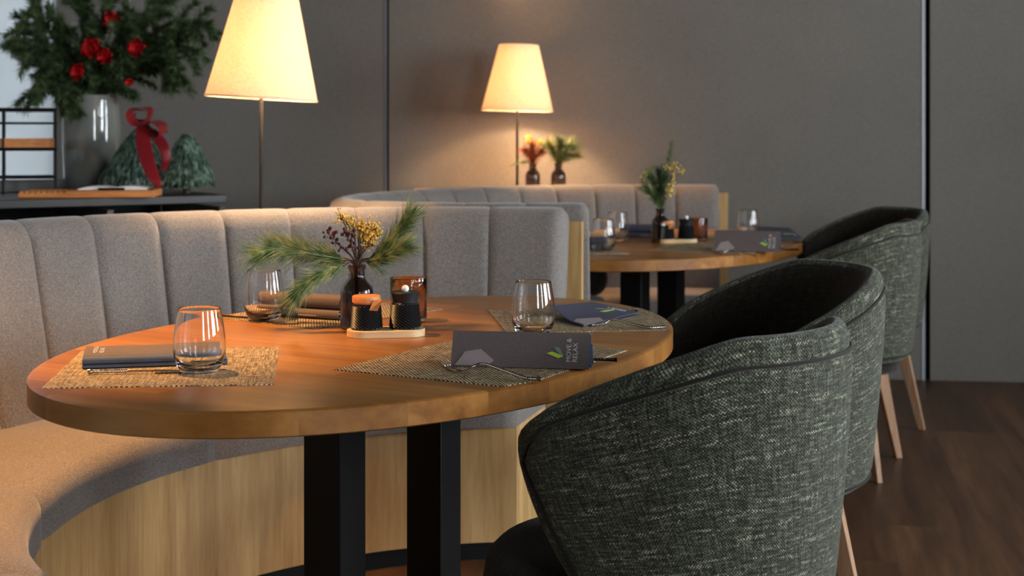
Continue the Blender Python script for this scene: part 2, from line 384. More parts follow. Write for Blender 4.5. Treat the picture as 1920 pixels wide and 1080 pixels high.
tag(bl_, 'white fabric blind in the bright window at the left, behind the fir branches', 'blind')
def wall_with_windows(name, axis, pos, lo, hi, wins, thick):
    mb = MB()
    def blk(a, b, z0, z1):
        if axis == 'X': mb.box((pos+thick/2, (a+b)/2, (z0+z1)/2), (abs(thick), b-a, z1-z0))
        else: mb.box(((a+b)/2, pos+thick/2, (z0+z1)/2), (b-a, abs(thick), z1-z0))
    blk(lo, hi, 0, ZW0); blk(lo, hi, ZW1, ZC); e = lo
    for a, b in wins: blk(e, a, ZW0, ZW1); e = b
    blk(e, hi, ZW0, ZW1)
    return struct(name, mb, M['wall'], smooth=False)
wall_with_windows('wall_right', 'X', XR, YB-0.2, 6.35, WIN_R, 0.2)
wall_with_windows('wall_rear', 'Y', YB, -3.9, XR, WIN_B, -0.2)
wi = 0
for axis, wins in (('X', WIN_R), ('Y', WIN_B)):
    for a, b in wins:
        wi += 1; t = 0.05
        fr, pn = MB(), MB()
        def put(mb, u0, u1, z0, z1, d):
            if axis == 'X': mb.box((XR+0.08, (u0+u1)/2, (z0+z1)/2), (d, u1-u0, z1-z0))
            else: mb.box(((u0+u1)/2, YB-0.08, (z0+z1)/2), (u1-u0, d, z1-z0))
        put(fr, a, a+t, ZW0, ZW1, 0.07); put(fr, b-t, b, ZW0, ZW1, 0.07); put(fr, a, b, ZW0, ZW0+t, 0.07); put(fr, a, b, ZW1-t, ZW1, 0.07)
        put(fr, (a+b)/2-0.03, (a+b)/2+0.03, ZW0, ZW1, 0.07); put(fr, a, b, 1.75, 1.80, 0.06)
        f = struct('window_%d' % wi, fr, M['black'], smooth=False)
        put(pn, a+t/2, b-t/2, ZW0+t/2, ZW1-t/2, 0.006); p_ = obj('window_pane', pn, M['pane'], f, smooth=False)

# ------------------------------------------------------------------ banquettes
class Path:
    def __init__(s, pts, z=None):
        s.p = [Vector(q[:2]) for q in pts]; s.z = z or [0.939]*len(pts); s.L = [0]
        for i in range(1, len(s.p)): s.L.append(s.L[-1]+(s.p[i]-s.p[i-1]).length)
        s.len = s.L[-1]
    def at(s, d):
        d = min(max(d, 0), s.len)
        for i in range(1, len(s.L)):
            if d <= s.L[i]+1e-9:
                t = (d-s.L[i-1])/(s.L[i]-s.L[i-1]); return s.p[i-1].lerp(s.p[i], t), s.z[i-1]*(1-t)+s.z[i]*t
    def nrm(s, d):                                    # outward = left-hand side flipped by the caller
        a, b = s.at(d-0.02)[0], s.at(d+0.02)[0]; t = (b-a).normalized(); return Vector((t.y, -t.x))
def smooth_pts(pts, n=14):
    out = []; P = [Vector(p) for p in pts]
    P = [P[0]*2-P[1]]+P+[P[-1]*2-P[-2]]
    for i in range(1, len(P)-2):
        for j in range(n):
            t = j/n; a, b, c, d = P[i-1:i+3]
            out.append(0.5*((2*b)+(c-a)*t+(2*a-5*b+4*c-d)*t*t+(3*b-a-3*c+d)*t**3))
    out.append(P[-2]); return out

def channel(path, d0, d1, lean, zs, sgn=1, end0=False, end1=False):
    """one upholstered channel of the backrest between distances d0, d1"""
    prof = [(-0.062, 0.0), (-0.062, 0.10), (-0.062, 0.25), (-0.062, 0.55), (-0.062, 0.80), (-0.060, 0.90), (-0.050, 0.955), (-0.030, 0.985), (0.0, 1.0),
            (0.030, 0.99), (0.048, 0.965), (0.056, 0.92), (0.058, 0.8), (0.058, 0.45), (0.058, 0.0)]
    n = 14
    def fn(u, v):
        d = d0+(d1-d0)*u; p, zt = path.at(d); nn = path.nrm(d)*sgn
        i = int(round(v*(len(prof)-1))); o, w = prof[i]
        e = abs(2*u-1)
        dip = 0.009*e**12+0.0015*e**3
        if (end0 and u < 0.5) or (end1 and u > 0.5): dip = 0.034*e**10
        top = zt-0.004-(0.6*dip if dip > 0.012 else 0.25*dip)*(0.3+0.7*w); z = zs+(top-zs)*w
        if i == 0 and False: pass
        off = o*(1-dip/0.060*0.9) if o < 0 else o*(1-dip*4)
        off += (w-0.93)*lean
        q = p+nn*off; return (q.x, q.y, z)
    mb = MB(); mb.grid(fn, n, len(prof)-1)
    for u in (0, 1):
        vs = [fn(u, j/(len(prof)-1)) for j in range(len(prof))]; mb.add(vs, [list(range(len(prof)))])
    return mb
def banquette(label, crest, sgn, lean, zs, seat_b, seat_f, cuts, seat_cuts, shell_h, ledge=None, group=None, trim=0.0, ends=(0, 0), PT=0.095):
    root = thing('banquette', label, 'banquette', (0, 0, 0), 0, group)
    for i in range(len(cuts)-1):
        e1 = i == len(cuts)-2
        obj('back_cushion', channel(crest, cuts[i]+0.0006, cuts[i+1]-0.0006, lean, zs-0.03, sgn, end0=(i == 0), end1=e1), M['grey'], root, angle=60)
    # seat, in sections; the seat follows a front and a back edge, both running over t = 0..1
    for t0, t1 in zip(seat_cuts[:-1], seat_cuts[1:]):
        prof = [(1.0, -0.10), (1.0, 0.0), (0.5, 0.003), (0.16, 0.003), (0.07, -0.002), (0.025, -0.012), (0.005, -0.03), (0.0, -0.05), (0.0, -0.10)]
        def fn(u, v):
            t = t0+(t1-t0)*u; a, b = seat_f(t), seat_b(t); w, dz = prof[int(round(v*8))]
            e = abs(2*u-1); k_ = 0.010*e**14
            q = a.lerp(b, w)+(b-a).normalized()*(k_ if w < 0.2 else 0)
            return (q.x, q.y, zs+dz-(k_*0.8 if dz > -0.06 and w < 0.99 else 0))
        mb = MB(); mb.grid(fn, 22, 8)
        for u in (0, 1): mb.add([fn(u, j/8) for j in range(9)], [list(range(9))])
        obj('seat_cushion', mb, M['grey'], root, angle=60)
    T = [i/40*(seat_cuts[-1]-seat_cuts[0])+seat_cuts[0] for i in range(41)]
    def ring(inset): return [tuple(seat_f(t)+(seat_b(t)-seat_f(t)).normalized()*inset) for t in T]+[tuple(seat_b(t)) for t in reversed(T)]
    obj('base_panel', MB().prism(ring(0.012), 0.05, zs-0.10), M['oak'], root)
    obj('plinth', MB().prism(ring(0.03), 0.0, 0.05), M['black'], root)
    # oak shell behind the cushions
    D = [crest.len*i/60 for i in range(61)]
    def ext(d, o):                                      # the panel's end may run on past the cushions
        q = off(d, o)
        for lim, e, s_ in ((0.0, ends[0], 1), (crest.len, ends[1], -1)):
            if abs(d-lim) < 1e-6 and e: t = (crest.at(lim)[0]-crest.at(lim+s_*0.02)[0]).normalized()*e; q = (q[0]+t.x, q[1]+t.y)
        return q
    def off(d, o): q = crest.at(d)[0]+crest.nrm(d)*sgn*o; return (q.x, q.y)
    obj('back_panel', MB().prism([ext(max(d, trim), 0.060) for d in D]+[ext(max(d, trim), PT) for d in reversed(D)], 0, shell_h), M['oak'], root)
    if ledge:
        d0, d1, o1, zl = ledge
        D = [d0+(d1-d0)*i/20 for i in range(21)]
        if o1 == 'wall':
            xa, xb = off(d1, PT)[0], off(d0, PT)[0]
            obj('ledge', MB().prism([off(d, PT+0.002) for d in D]+[wallpt(xa, 0.03), wallpt(xb, 0.03)], zl-0.03, zl), M['oak'], root)
            return root
        obj('ledge', MB().prism([off(d, PT+0.002) for d in D]+[off(d, o1) for d in reversed(D)], zl-0.03, zl), M['oak'], root)
        obj('ledge_front', MB().prism([off(d, o1-0.03) for d in D]+[off(d, o1-0.005) for d in reversed(D)], 0, zl-0.03), M['oak'], root)
    return root
# near banquette
cc = Vector((-0.14, 2.80)); RC = 1.28
arc = [cc+Vector((cos(rad(a)), sin(rad(a))))*RC for a in [76.5+(225-76.5)*i/90 for i in range(91)]]
crest1 = Path(arc)
cuts = [0, 0.225]
while cuts[-1] < crest1.len-0.05: cuts.append(min(cuts[-1]+0.199, crest1.len))
fc = Vector((0.06, 2.76))
def f1(t): a = rad(93+(232-93)*t); return fc+Vector((cos(a), sin(a)))*0.965
def b1(t): a = rad(79+(225-79)*t); return cc+Vector((cos(a), sin(a)))*(1.24-0.05*min(1, t*3))
NB = banquette('grey channel-back curved banquette wrapping the nearer round table', crest1, 1, 0.11, 0.46, b1, f1, cuts, [0, 0.36, 0.66, 0.90, 1.0], 0.889,
               ledge=(0.82, 1.75, 0.34, 0.882), group='curved banquettes', ends=(0.034, 0))
# the far banquette, back to back with it
pts = [(0.235, 4.245), (-0.05, 4.28), (-0.30, 4.385), (-0.50, 4.55), (-0.58, 4.85), (-0.54, 5.22), (-0.38, 5.58), (-0.12, 5.88), (0.21, 6.09), (0.57, 6.17), (0.915, 6.14)]
sp = smooth_pts(pts); n = len(sp)
crest2 = Path(sp, [0.943-0.013*min(1, i/(n*0.55)) for i in range(n)])
L2 = crest2.len; cuts = [0.0]; k_ = round(L2/0.192)
cuts = [L2*i/k_ for i in range(k_+1)]
def b2(t): d = L2*t; q = crest2.at(d)[0]-crest2.nrm(d)*(-1)*0.03; return q
ctr2 = Vector((0.34, 5.20))
def f2(t):
    d = L2*t; q = crest2.at(d)[0]; nn = crest2.nrm(d)*(-1)
    return q-nn*(0.44 if t > 0.45 else 0.38)
FB = banquette('grey channel-back curved banquette around the farther table by the wall', crest2, -1, 0.09, 0.48, b2, f2, cuts, [0.0, 0.3, 0.6, 0.8, 1.0], 0.885, trim=0.07, ends=(0, 0.045), PT=0.083,
               ledge=(L2*0.55, L2*0.97, 'wall', 0.885), group='curved banquettes')

# ------------------------------------------------------------------ tables
def make_table(label, c, group):
    root = thing('dining_table', label, 'table', (c[0], c[1], 0), rad(62), group)
    A, B = 0.768, 0.512; n = 128
    prof = [(0.0, 0.0), (-0.010, 0.0), (-0.003, 0.0012), (0.0, 0.004), (0.0, 0.036), (-0.003, 0.0388), (-0.010, 0.04)]
    mb = MB()
    def fn(u, v):
        o, z = [(-0.010, 0.0), (-0.003, 0.0008), (0.0, 0.003), (0.0, 0.037), (-0.003, 0.0392), (-0.010, 0.04)][int(round(v*5))]
        return ((A+o)*cos(2*pi*u), (B+o)*sin(2*pi*u), 0.71+z)
    mb.grid(fn, n, 5, cu=True)
    mb.add([fn(i/n, 1) for i in range(n)], [list(range(n))]); mb.add([fn(i/n, 0) for i in range(n)], [list(range(n))[::-1]])
    obj('tabletop', mb, M['table'], root, angle=50)
    for x in (-0.175, 0.175):
        obj('leg', MB().box((x, 0, 0.36), (0.082, 0.082, 0.70)), M['black'], root, bevel=0.003)
    obj('base_plate', MB().box((0, 0, 0.008), (0.62, 0.30, 0.016)), M['black'], root, bevel=0.003)
    return root
T1 = Vector((-0.243, 2.70, 0)); SH = Vector((0.765, 2.41, 0)); T2 = T1+SH
make_table('oval oak dining table nearest the camera, two black square legs', T1, 'oval oak tables')
make_table('oval oak dining table farther back, beyond the first banquette', T2, 'oval oak tables')

# ------------------------------------------------------------------ tub chairs
def make_chair(label, group):
    root = thing('tub_chair', label, 'chair', (0, 0, 0), 0, group)
    ZB = 0.375
    def ztop(th): 
        a = max(0.0, abs(th)-36)
        return 0.857-0.165*(a/89)**1.2-0.004*(abs(th)/125)
    def thm(w):                                         # half opening of the shell at relative height w
        K = [(0, 76), (0.08, 83), (0.25, 96), (0.5, 109), (0.75, 119), (0.88, 122), (0.95, 120), (1.0, 113)]
        for (a, x), (b, y) in zip(K, K[1:]):
            if w <= b+1e-6: t = (w-a)/(b-a); return x+(y-x)*t
        return K[-1][1]
    def R(w): return 0.250+0.036*(1-(1-w)**1.6)
    def P(p, w, o):                                     # p -1..1 around, w 0..1 up, o outward offset
        th = p*thm(w); z = ZB+w*(ztop(th)-ZB)
        if w > 0.9: z -= 0.02*max(0, (abs(p)-0.8)/0.2)**2*(w-0.9)/0.1
        r = R(w)+o; k = 1-0.05*sin(rad(th))**2*0
        return (r*cos(rad(th)), r*sin(rad(th)), z)
    # padded shell: closed cross-section, thickness 46 mm
    nw = 12
    secs = [(0, -0.030), (0.03, -0.006)]+[(w, 0.0) for w in (0.08, 0.2, 0.35, 0.5, 0.65, 0.8, 0.92)]+[(0.975, -0.005), (1.0, -0.022), (0.975, -0.041)]+[(w, -0.046) for w in (0.90, 0.75, 0.6, 0.45, 0.3, 0.15, 0.05)]
    m_ = len(secs); nu = 44
    mb = MB()
    def fn(u, v):
        w, o = secs[int(round(v*m_)) % m_]
        p = 2*u-1; e = max(0, (abs(p)-0.955)/0.045); th = (1-e*e*0.75)
        o2 = -0.023+(o+0.023)*math.sqrt(max(0.0, th))
        w2 = w
        return P(p, w2, o2)
    mb.grid(fn, nu, m_, cv=True, uv=lambda u, v: ((2*u-1)*0.62, secs[int(round(v*m_)) % m_][0]*0.46))
    for u in (0, 1): mb.add([fn(u, j/m_) for j in range(m_)], [list(range(m_))])
    # inner faces take the lining fabric
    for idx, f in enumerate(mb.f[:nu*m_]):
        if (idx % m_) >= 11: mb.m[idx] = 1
    obj('padded_shell', mb, [M['tweed'], M['tweedin']], root, angle=75, sub=1)
    # outer cover panel, framed by a piped seam
    b0, b1 = 0.06, 0.905
    def edge_p(w): return 1-0.062-0.04*(1-w)
    def fo(u, v):
        w = b0+(b1-b0)*v; p = (2*u-1)*edge_p(w)
        c_ = 0.0
        if v > 0.86 and abs(2*u-1) > 0.86:               # rounded upper corners
            c_ = 0.05*((v-0.86)/0.14)*((abs(2*u-1)-0.86)/0.14)
        return P(p*(1-c_*1.2), w-c_, 0.0045 if 0 < v < 1 and 0 < u < 1 else -0.002)
    mb = MB(); mb.grid(fo, 48, 20, uv=lambda u, v: ((2*u-1)*0.60, v*0.42))
    obj('outer_cover', mb, M['tweed'], root, angle=80)
    loop = [fo(i/48, 1) for i in range(49)]+[fo(1, 1-i/20) for i in range(1, 21)]+[fo(1-i/48, 0) for i in range(1, 49)]+[fo(0, i/20) for i in range(1, 20)]
    q = []
    for x, y, z in loop+[loop[0]]:
        r = math.hypot(x, y); q.append((x*(r+0.003)/r, y*(r+0.003)/r, z))
    obj('piping', MB().tube(q, 0.0032, 6, caps=False), M['tweedin'], root)
    # seat cushion reaches forward of the arms
    mb = MB(); prof = [(0.0, 0.335), (0.20, 0.335), (0.245, 0.345), (0.262, 0.375), (0.268, 0.41), (0.262, 0.445), (0.245, 0.462), (0.20, 0.472), (0.12, 0.477), (0.0, 0.478)]
    def fs(u, v):
        r, z = prof[int(round(v*9))]; a = 2*pi*u
        x, y = r*cos(a), r*sin(a)
        if x > 0: r2 = min(r, 0.215); x, y = r2*cos(a), r2*sin(a)
        x = x-0.055 if x < 0 else x*0.98-0.055*(1-min(1, x/0.2))
        return (x, y*(0.215/0.268 if x > -0.055 else 0.215/0.268+(1-0.215/0.268)*min(1, (-0.055-x)/0.12)), z)
    mb.grid(fs, 48, 9, cu=True, uv=lambda u, v: (prof[int(round(v*9))][0]*cos(2*pi*u), prof[int(round(v*9))][0]*sin(2*pi*u)))
    obj('seat_cushion', mb, M['tweedin'], root, angle=80)
    obj('seat_frame', MB().box((-0.01, 0, 0.315), (0.30, 0.30, 0.05)), M['legwood'], root, bevel=0.005)
    for a in (47, -47, 134, -134):
        a_ = rad(a); top = Vector((0.165*cos(a_), 0.165*sin(a_), 0.40)); bot = Vector((0.264*cos(a_), 0.264*sin(a_), 0))
        if abs(a) > 90: bot *= 0.9
        mb = MB(); vs = []
        ra, ta = Vector((cos(a_), sin(a_), 0)), Vector((-sin(a_), cos(a_), 0))
        for p_, w1, w2 in ((bot, 0.0125, 0.0095), (top, 0.026, 0.013)):
            for s1_, s2_ in ((-1, -1), (1, -1), (1, 1), (-1, 1)): vs.append(p_+ra*w1*s1_+ta*w2*s2_)
        mb.add(vs, [(3, 2, 1, 0), (4, 5, 6, 7), (0, 1, 5, 4), (1, 2, 6, 5), (2, 3, 7, 6), (3, 0, 4, 7)])
        obj('leg', mb, M['legwood'], root, bevel=0.002)
    return root
G = 'green tweed tub chairs'
ch = make_chair('green-black tweed tub chair in the foreground, its back to the camera', G)
CH = [((0.262, 2.275, 0), rad(-39), None), ((0.537, 3.10, 0), rad(17), 'green tweed tub chair directly behind the foreground one, dark inside of its back in view'),
      ((1.125, 4.82, 0), rad(-25), 'green tweed tub chair at the far table, nearer of the pair there'),
      ((1.364, 5.52, 0), rad(17), 'tub chair at the far table, farthest back against the grey wall')]
ch.location, ch.rotation_euler[2] = CH[0][0], CH[0][1]
for l_, r_, lab in CH[1:]: dup(ch, l_, r_, lab, G)

# ------------------------------------------------------------------ lamps
def make_lamp(label, x, y, zb, tilt, group):
    root = thing('table_lamp', label, 'lamp', (x, y, zb), 0, group)
    obj('lamp_base', MB().lathe([(0, 0), (0.064, 0), (0.064, 0.010), (0.060, 0.013), (0.0, 0.013)], 40), M['black'], root)
    z0, z1 = 0.37, 0.675
    obj('pole', MB().tube([(0, 0, 0.012), (0, 0, z1-0.05)], 0.0062, 12), M['black'], root)
    sh = MB(); prof = [(0.1655, 0), (0.092, z1-z0), (0.0905, z1-z0), (0.164, 0)]
    sh.lathe(prof, 64, closed=True)
    s = obj('lamp_shade', sh, M['linen'], root); s.location = (0, 0, z0); s.rotation_euler = (0, tilt, 0)
    for k in range(3):
        a = 2*pi*k/3+0.4; obj('spoke', MB().tube([(0, 0, z1-z0-0.04), (0.09*cos(a), 0.09*sin(a), z1-z0-0.012)], 0.0015, 6), M['black'], s)
    rg = MB()
    rg.lathe([(0.166, -0.001), (0.167, 0.004), (0.1655, 0.004)], 64, closed=True)
    obj('hem_ring', rg, M['linen'], s)
    bl = MB().lathe([(0.0, 0.0), (0.013, 0.0), (0.013, 0.03), (0.028, 0.06), (0.030, 0.075), (0.022, 0.095), (0.0, 0.102)], 20, c=(0, 0, z0+0.07))
    obj('bulb', bl, BULB, root)
    d = bpy.data.lights.new('bulb_light', 'POINT'); d.energy = 27; d.color = (1.0, 0.67, 0.38); d.shadow_soft_size = 0.03
    lo = bpy.data.objects.new('bulb_light', d); COL.objects.link(lo); lo.parent = root; lo.location = (0.028, -0.060, z0+0.13)
    return root
BULB = mat('lit_warm_bulb', (1, 0.8, 0.5, 1), rough=0.4, emit=(1.0, 0.72, 0.36, 1), es=12)
make_lamp('black pole lamp with linen cone shade, larger in view, at left', -0.742, 4.105, 0.882, rad(3.2), 'linen cone lamps')
make_lamp('black pole lamp with linen cone shade, smaller, beside two bottles', 0.024, 6.40, 0.885, rad(1.4), 'linen cone lamps')

# recessed warm downlights over the banquette seats
def downlight(label, x, y, tx, ty, e, size=40):
    root = thing('ceiling_light', label, 'ceiling light', (x, y, ZC), 0, 'recessed ceiling lights')
    obj('trim_ring', MB().lathe([(0.040, -0.001), (0.060, -0.001), (0.060, -0.008), (0.042, -0.012)], 32, closed=True), M['alu'], root)
    obj('diffuser', MB().lathe([(0, -0.002), (0.039, -0.002), (0.039, -0.006), (0, -0.006)], 32), BULB, root)
    d = bpy.data.lights.new('downlight_beam', 'SPOT'); d.energy = e; d.color = (1.0, 0.51, 0.18); d.spot_size = rad(size); d.spot_blend = 0.9; d.shadow_soft_size = 0.035
    o = bpy.data.objects.new('downlight_beam', d); COL.objects.link(o); o.parent = root; o.location = (0, 0, -0.03)
    v = Vector((tx-x, ty-y, 0.6-ZC)); o.rotation_euler = v.to_track_quat('-Z', 'Y').to_euler()
downlight('round recessed ceiling light above the near banquette seat', -1.15, 2.75, -0.80, 2.80, 360, 46)
downlight('round recessed ceiling light above the far banquette seat', 0.50, 6.42, 0.50, 5.84, 150, 34)

# ------------------------------------------------------------------ things on the tables
ZT = 0.75; ZM = 0.7516
def placemat(corner, e1, e2, label, clip=None):
    """rectangle from a corner along two edges, cut by the table's rim where clip = table centre"""
    P_ = [(corner+e1*u+e2*v) for u, v in ((0, 0), (1, 0), (1, 1), (0, 1))]
    if clip is not None:
        A, B, ang = 0.760, 0.504, rad(62); dense = []
        for i in range(4):
            a, b = P_[i], P_[(i+1) % 4]
            for j in range(24): dense.append(a.lerp(b, j/24))
        out = []
        for q in dense:
            d = q-clip; x, y = d.x*cos(ang)+d.y*sin(ang), -d.x*sin(ang)+d.y*cos(ang); r = math.sqrt((x/A)**2+(y/B)**2)
            if r > 1: x, y = x/r, y/r
            out.append(clip+Vector((x*cos(ang)-y*sin(ang), x*sin(ang)+y*cos(ang), 0)))
        P_ = out
    o = P_[0].copy(); rz = math.atan2(e1.y, e1.x)
    loc = [((q-o).x*cos(rz)+(q-o).y*sin(rz), -(q-o).x*sin(rz)+(q-o).y*cos(rz)) for q in P_]
    x = obj('placemat', MB().prism(loc, 0.0, 0.0016), M['mat'], None, smooth=False, loc=(o.x, o.y, ZT), rz=rz)
    return tag(x, label, 'placemat', 'woven placemats')
def V2(v): return Vector((v.x, v.y, 0))
m1 = [V2(spot(*q)) for q in ((78, 729), (155, 657), (513, 722))]
placemat(m1[0], m1[1]-m1[0], m1[2]-m1[0], 'woven tan placemat under the left-hand tumbler on the near table', V2(T1))
m3 = [V2(spot(*q)) for q in ((967, 728), (627, 694))]
d3 = (m3[1]-m3[0]); e3 = Vector((-d3.y, d3.x, 0)); e3 = -e3 if e3.y < 0 else e3
placemat(m3[0], d3, e3.normalized()*0.43, 'woven brown placemat under the fork and brown sleeve, nearest the front chair', V2(T1))
m2a, m2b = V2(spot(914, 582)), V2(spot(950, 625))
e2_ = (m2a-m2b); f2_ = Vector((e2_.y, -e2_.x, 0)).normalized()*0.42
placemat(m2b, e2_, f2_, 'woven brown placemat at the near table\'s right end, below the upturned blue card', V2(T1))
m4b = V2(spot(592, 618)); e4_ = V2(spot(830, 580))-m4b; f4_ = Vector((-e4_.y, e4_.x, 0)).normalized()*0.335
placemat(m4b, e4_, f4_, 'woven tan placemat behind the flower bottle on the near table', V2(T1))
for q, off, lab in ((m3[0], None, 'woven placemat of the far table under the leaning brown sleeve'), ):
    placemat(q+SH, d3, e3.normalized()*0.40, lab, V2(T2))
placemat(m2b+SH, e2_, f2_, 'woven placemat of the far table beside its highlit glass at the right', V2(T2))
placemat(m4b+SH, e4_, f4_, 'woven placemat of the far table under the rolled blue-grey sleeve', V2(T2))
placemat(m1[0]+SH, m1[1]-m1[0], m1[2]-m1[0], 'woven placemat at the far table\'s left end, mostly hidden by the banquette', V2(T2))

def tumbler(label, p, group='clear tumblers'):
    out = [(0, 0), (0.027, 0), (0.031, 0.002), (0.0375, 0.012), (0.0425, 0.028), (0.0435, 0.042), (0.0425, 0.058), (0.0400, 0.078), (0.0362, 0.098), (0.0350, 0.1065), (0.0345, 0.1072)]
    inn = [(0.0339, 0.1065), (0.0350, 0.098), (0.0387, 0.078), (0.0411, 0.058), (0.0420, 0.042), (0.0405, 0.028), (0.034, 0.016), (0.024, 0.0105), (0, 0.009)]
    def dens(a):
        r = [a[0]]
        for i in range(1, len(a)):
            for j in range(1, 4): t = j/3; r.append((a[i-1][0]*(1-t)+a[i][0]*t, a[i-1][1]*(1-t)+a[i][1]*t))
        return r
    o = obj('tumbler', MB().lathe(out+inn, 64), M['glass'], None, loc=(p.x, p.y, ZM), angle=80)
    o.modifiers.new('sub', 'SUBSURF').render_levels = 1
    return tag(o, label, 'glass', group)
tumbler('empty clear tumbler at the front left of the near table', spot(374, 698, ZM))
tumbler('empty clear tumbler in front of the rolled sleeve, left of the pine sprigs', spot(495, 600, ZM))
tumbler('empty clear tumbler between the brown sleeve and the blue card', spot(1000, 629, ZM))
tumbler('small-looking tumbler nearest the banquette end on the far table', spot(1131, 470, ZM))
tumbler('far-table tumbler just left of the rolled blue-grey sleeve', spot(1158, 452, ZM))
tumbler('far-table tumbler glinting behind the leaning brown sleeve', spot(1403, 446, ZM))

# salt and pepper tray
def knurled(prof, n, c, amp=0.0019, rows=13, nz=18):
    """tapered body with a fine diamond relief"""
    mb = MB()
    def fn(u, v):
        r0, z0 = prof[0]; r1, z1 = prof[1]; r = r0+(r1-r0)*v; z = z0+(z1-z0)*v
        e = min(v, 1-v); a = amp if e > 0.04 else 0
        i, j = int(round(u*n)), int(round(v*nz))
        r += a*(1 if (i+j) % 2 == 0 else -0.4)
        return (c[0]+r*cos(2*pi*u), c[1]+r*sin(2*pi*u), c[2]+z)
    mb.grid(fn, n, nz, cu=True); return mb
def cond_set(base, group, near=True):
    c, ang = base
    k = '' if near else 'far-table '
    tr = thing('condiment_tray', ('pale oval wooden tray holding the black mill and salt pot on the near table' if near else 'pale oval wooden tray on the far table, under its black pots'), 'tray', (c.x, c.y, ZT), ang, group)
    Lh, Rr = 0.041, 0.036; poly = [(Lh+Rr*cos(a), Rr*sin(a)) for a in [(-90+180*i/16)*pi/180 for i in range(17)]]+[(-Lh+Rr*cos(a), Rr*sin(a)) for a in [(90+180*i/16)*pi/180 for i in range(17)]]
    obj('tray_board', MB().prism(poly, 0, 0.0145), M['palewood'], tr, bevel=0.0015)
    u = Vector((cos(ang), sin(ang), 0)); w_ = Vector((-sin(ang), cos(ang), 0)); zt = ZT+0.0146
    p = c-u*0.038+w_*0.002
    sp_ = thing('salt_pot', ('black diamond-textured salt pot with wooden lid on the near table' if near else 'black salt pot with orange wooden lid on the far table'), 'salt pot', (p.x, p.y, zt), ang, group)
    b = knurled([(0.0305, 0.001), (0.0265, 0.048)], 44, (0, 0, 0)); b.lathe([(0, 0), (0.030, 0), (0.0305, 0.001)], 56); b.lathe([(0.0265, 0.048), (0.025, 0.050), (0.0, 0.050)], 56)
    obj('pot_body', b, M['blackmatte'], sp_, smooth=False)
    ld = MB().lathe([(0, 0.0502), (0.026, 0.0502), (0.0285, 0.053), (0.0285, 0.063), (0.027, 0.0655), (0, 0.0660)], 40)
    obj('lid', ld, M['cork'], sp_)
    sd = -1.05
    s_ = MB(); cx, cy = 0.031*cos(sd), 0.031*sin(sd)
    for (x, y, z, w, h) in ((cx, cy, 0.051, 0.020, 0.022),):
        vs = [(x-0.012, y-0.001, z-0.012), (x+0.004, y-0.006, z-0.012), (x+0.014, y+0.002, z+0.008), (x-0.004, y-0.004, z+0.008),
              (x-0.012, y+0.005, z-0.010), (x+0.004, y+0.002, z-0.010), (x+0.012, y+0.010, z+0.008), (x-0.004, y+0.008, z+0.008)]
        s_.add(vs, [(0, 1, 2, 3), (7, 6, 5, 4), (0, 4, 5, 1), (1, 5, 6, 2), (2, 6, 7, 3), (3, 7, 4, 0)])
    obj('spoon_tab', s_, M['cork'], sp_, smooth=False)
    p = c+u*0.038+w_*0.002
    mill = thing('pepper_mill', ('black pepper mill with white ball knob on the near table' if near else 'black pepper mill with pale knob on the far table'), 'pepper mill', (p.x, p.y, zt), ang, group)
    b = knurled([(0.0305, 0.001), (0.0255, 0.050)], 44, (0, 0, 0)); b.lathe([(0, 0), (0.030, 0), (0.0305, 0.001)], 56); b.lathe([(0.0255, 0.050), (0.024, 0.052), (0, 0.052)], 56)
    obj('mill_body', b, M['blackmatte'], mill, smooth=False)
    obj('mill_head', MB().lathe([(0, 0.052), (0.0245, 0.052), (0.025, 0.058), (0.0275, 0.067), (0.0282, 0.070), (0.0265, 0.0725), (0.0, 0.0725)], 40), M['blackmatte'], mill)
    obj('knob', MB().ball((0, 0, 0.0775), 0.0075, 16), M['whiteball'], mill)
a_, b_ = spot(648, 633), spot(793, 626)
ang1 = math.atan2(b_.y-a_.y, b_.x-a_.x)
trayc = Vector(((a_.x+b_.x)/2+0.003, (a_.y+b_.y)/2-0.002, 0)); cond_set((trayc, rad(9)), 'condiments on the near table')
t2c = spot(1268, 455); cond_set((Vector((t2c.x, t2c.y, 0)), rad(4)), 'condiments on the far table', False)
def votive(label, p, s=1.0):
    prof = [(0, 0), (0.036, 0), (0.0385, 0.003), (0.0392, 0.010), (0.0388, 0.05), (0.0396, 0.090), (0.0390, 0.0925), (0.0368, 0.090), (0.0362, 0.05), (0.0364, 0.012), (0.033, 0.008), (0, 0.008)]
    o = obj('candle_holder', MB().lathe([(r*s, z*s) for r, z in prof], 48), M['amber'], None, loc=(p.x, p.y, ZT), angle=80)
    return tag(o, label, 'candle holder', 'amber candle holders')
votive('amber glass candle holder behind the pepper mill on the near table', spot(766, 602))
votive('amber glass candle holder beside the mill on the far table', spot(1309, 450), 0.9)

def bottle(label, p, z, s=1.0, m='smoke', group='flower bottles', H=0.112, R=0.029):
    def T(l): return [(r*s, q*s) for r, q in l]
    out = [(0, 0), (R-0.003, 0), (R, 0.004), (R, H*0.58), (R-0.002, H*0.66), (R-0.010, H*0.74), (R*0.50, H*0.80), (R*0.47, H*0.93), (R*0.55, H*0.945), (R*0.55, H), (R*0.40, H)]
    inn = [(R*0.36, H*0.93), (R*0.38, H*0.80), (R-0.013, H*0.72), (R-0.004, H*0.63), (R-0.0025, H*0.56), (R-0.0025, 0.008), (0, 0.006)]
    o = obj('bottle_vase', MB().lathe(T(out+inn), 40), M[m], None, loc=(p.x, p.y, z), angle=80)
    return tag(o, label, 'bottle', group)
pb = spot(669, 616); bottle('smoked glass bottle with pine sprigs and dried flowers, behind the salt pot', pb, ZT, 1.16, 'smoke_dark')
ZN = ZT+0.112*1.16
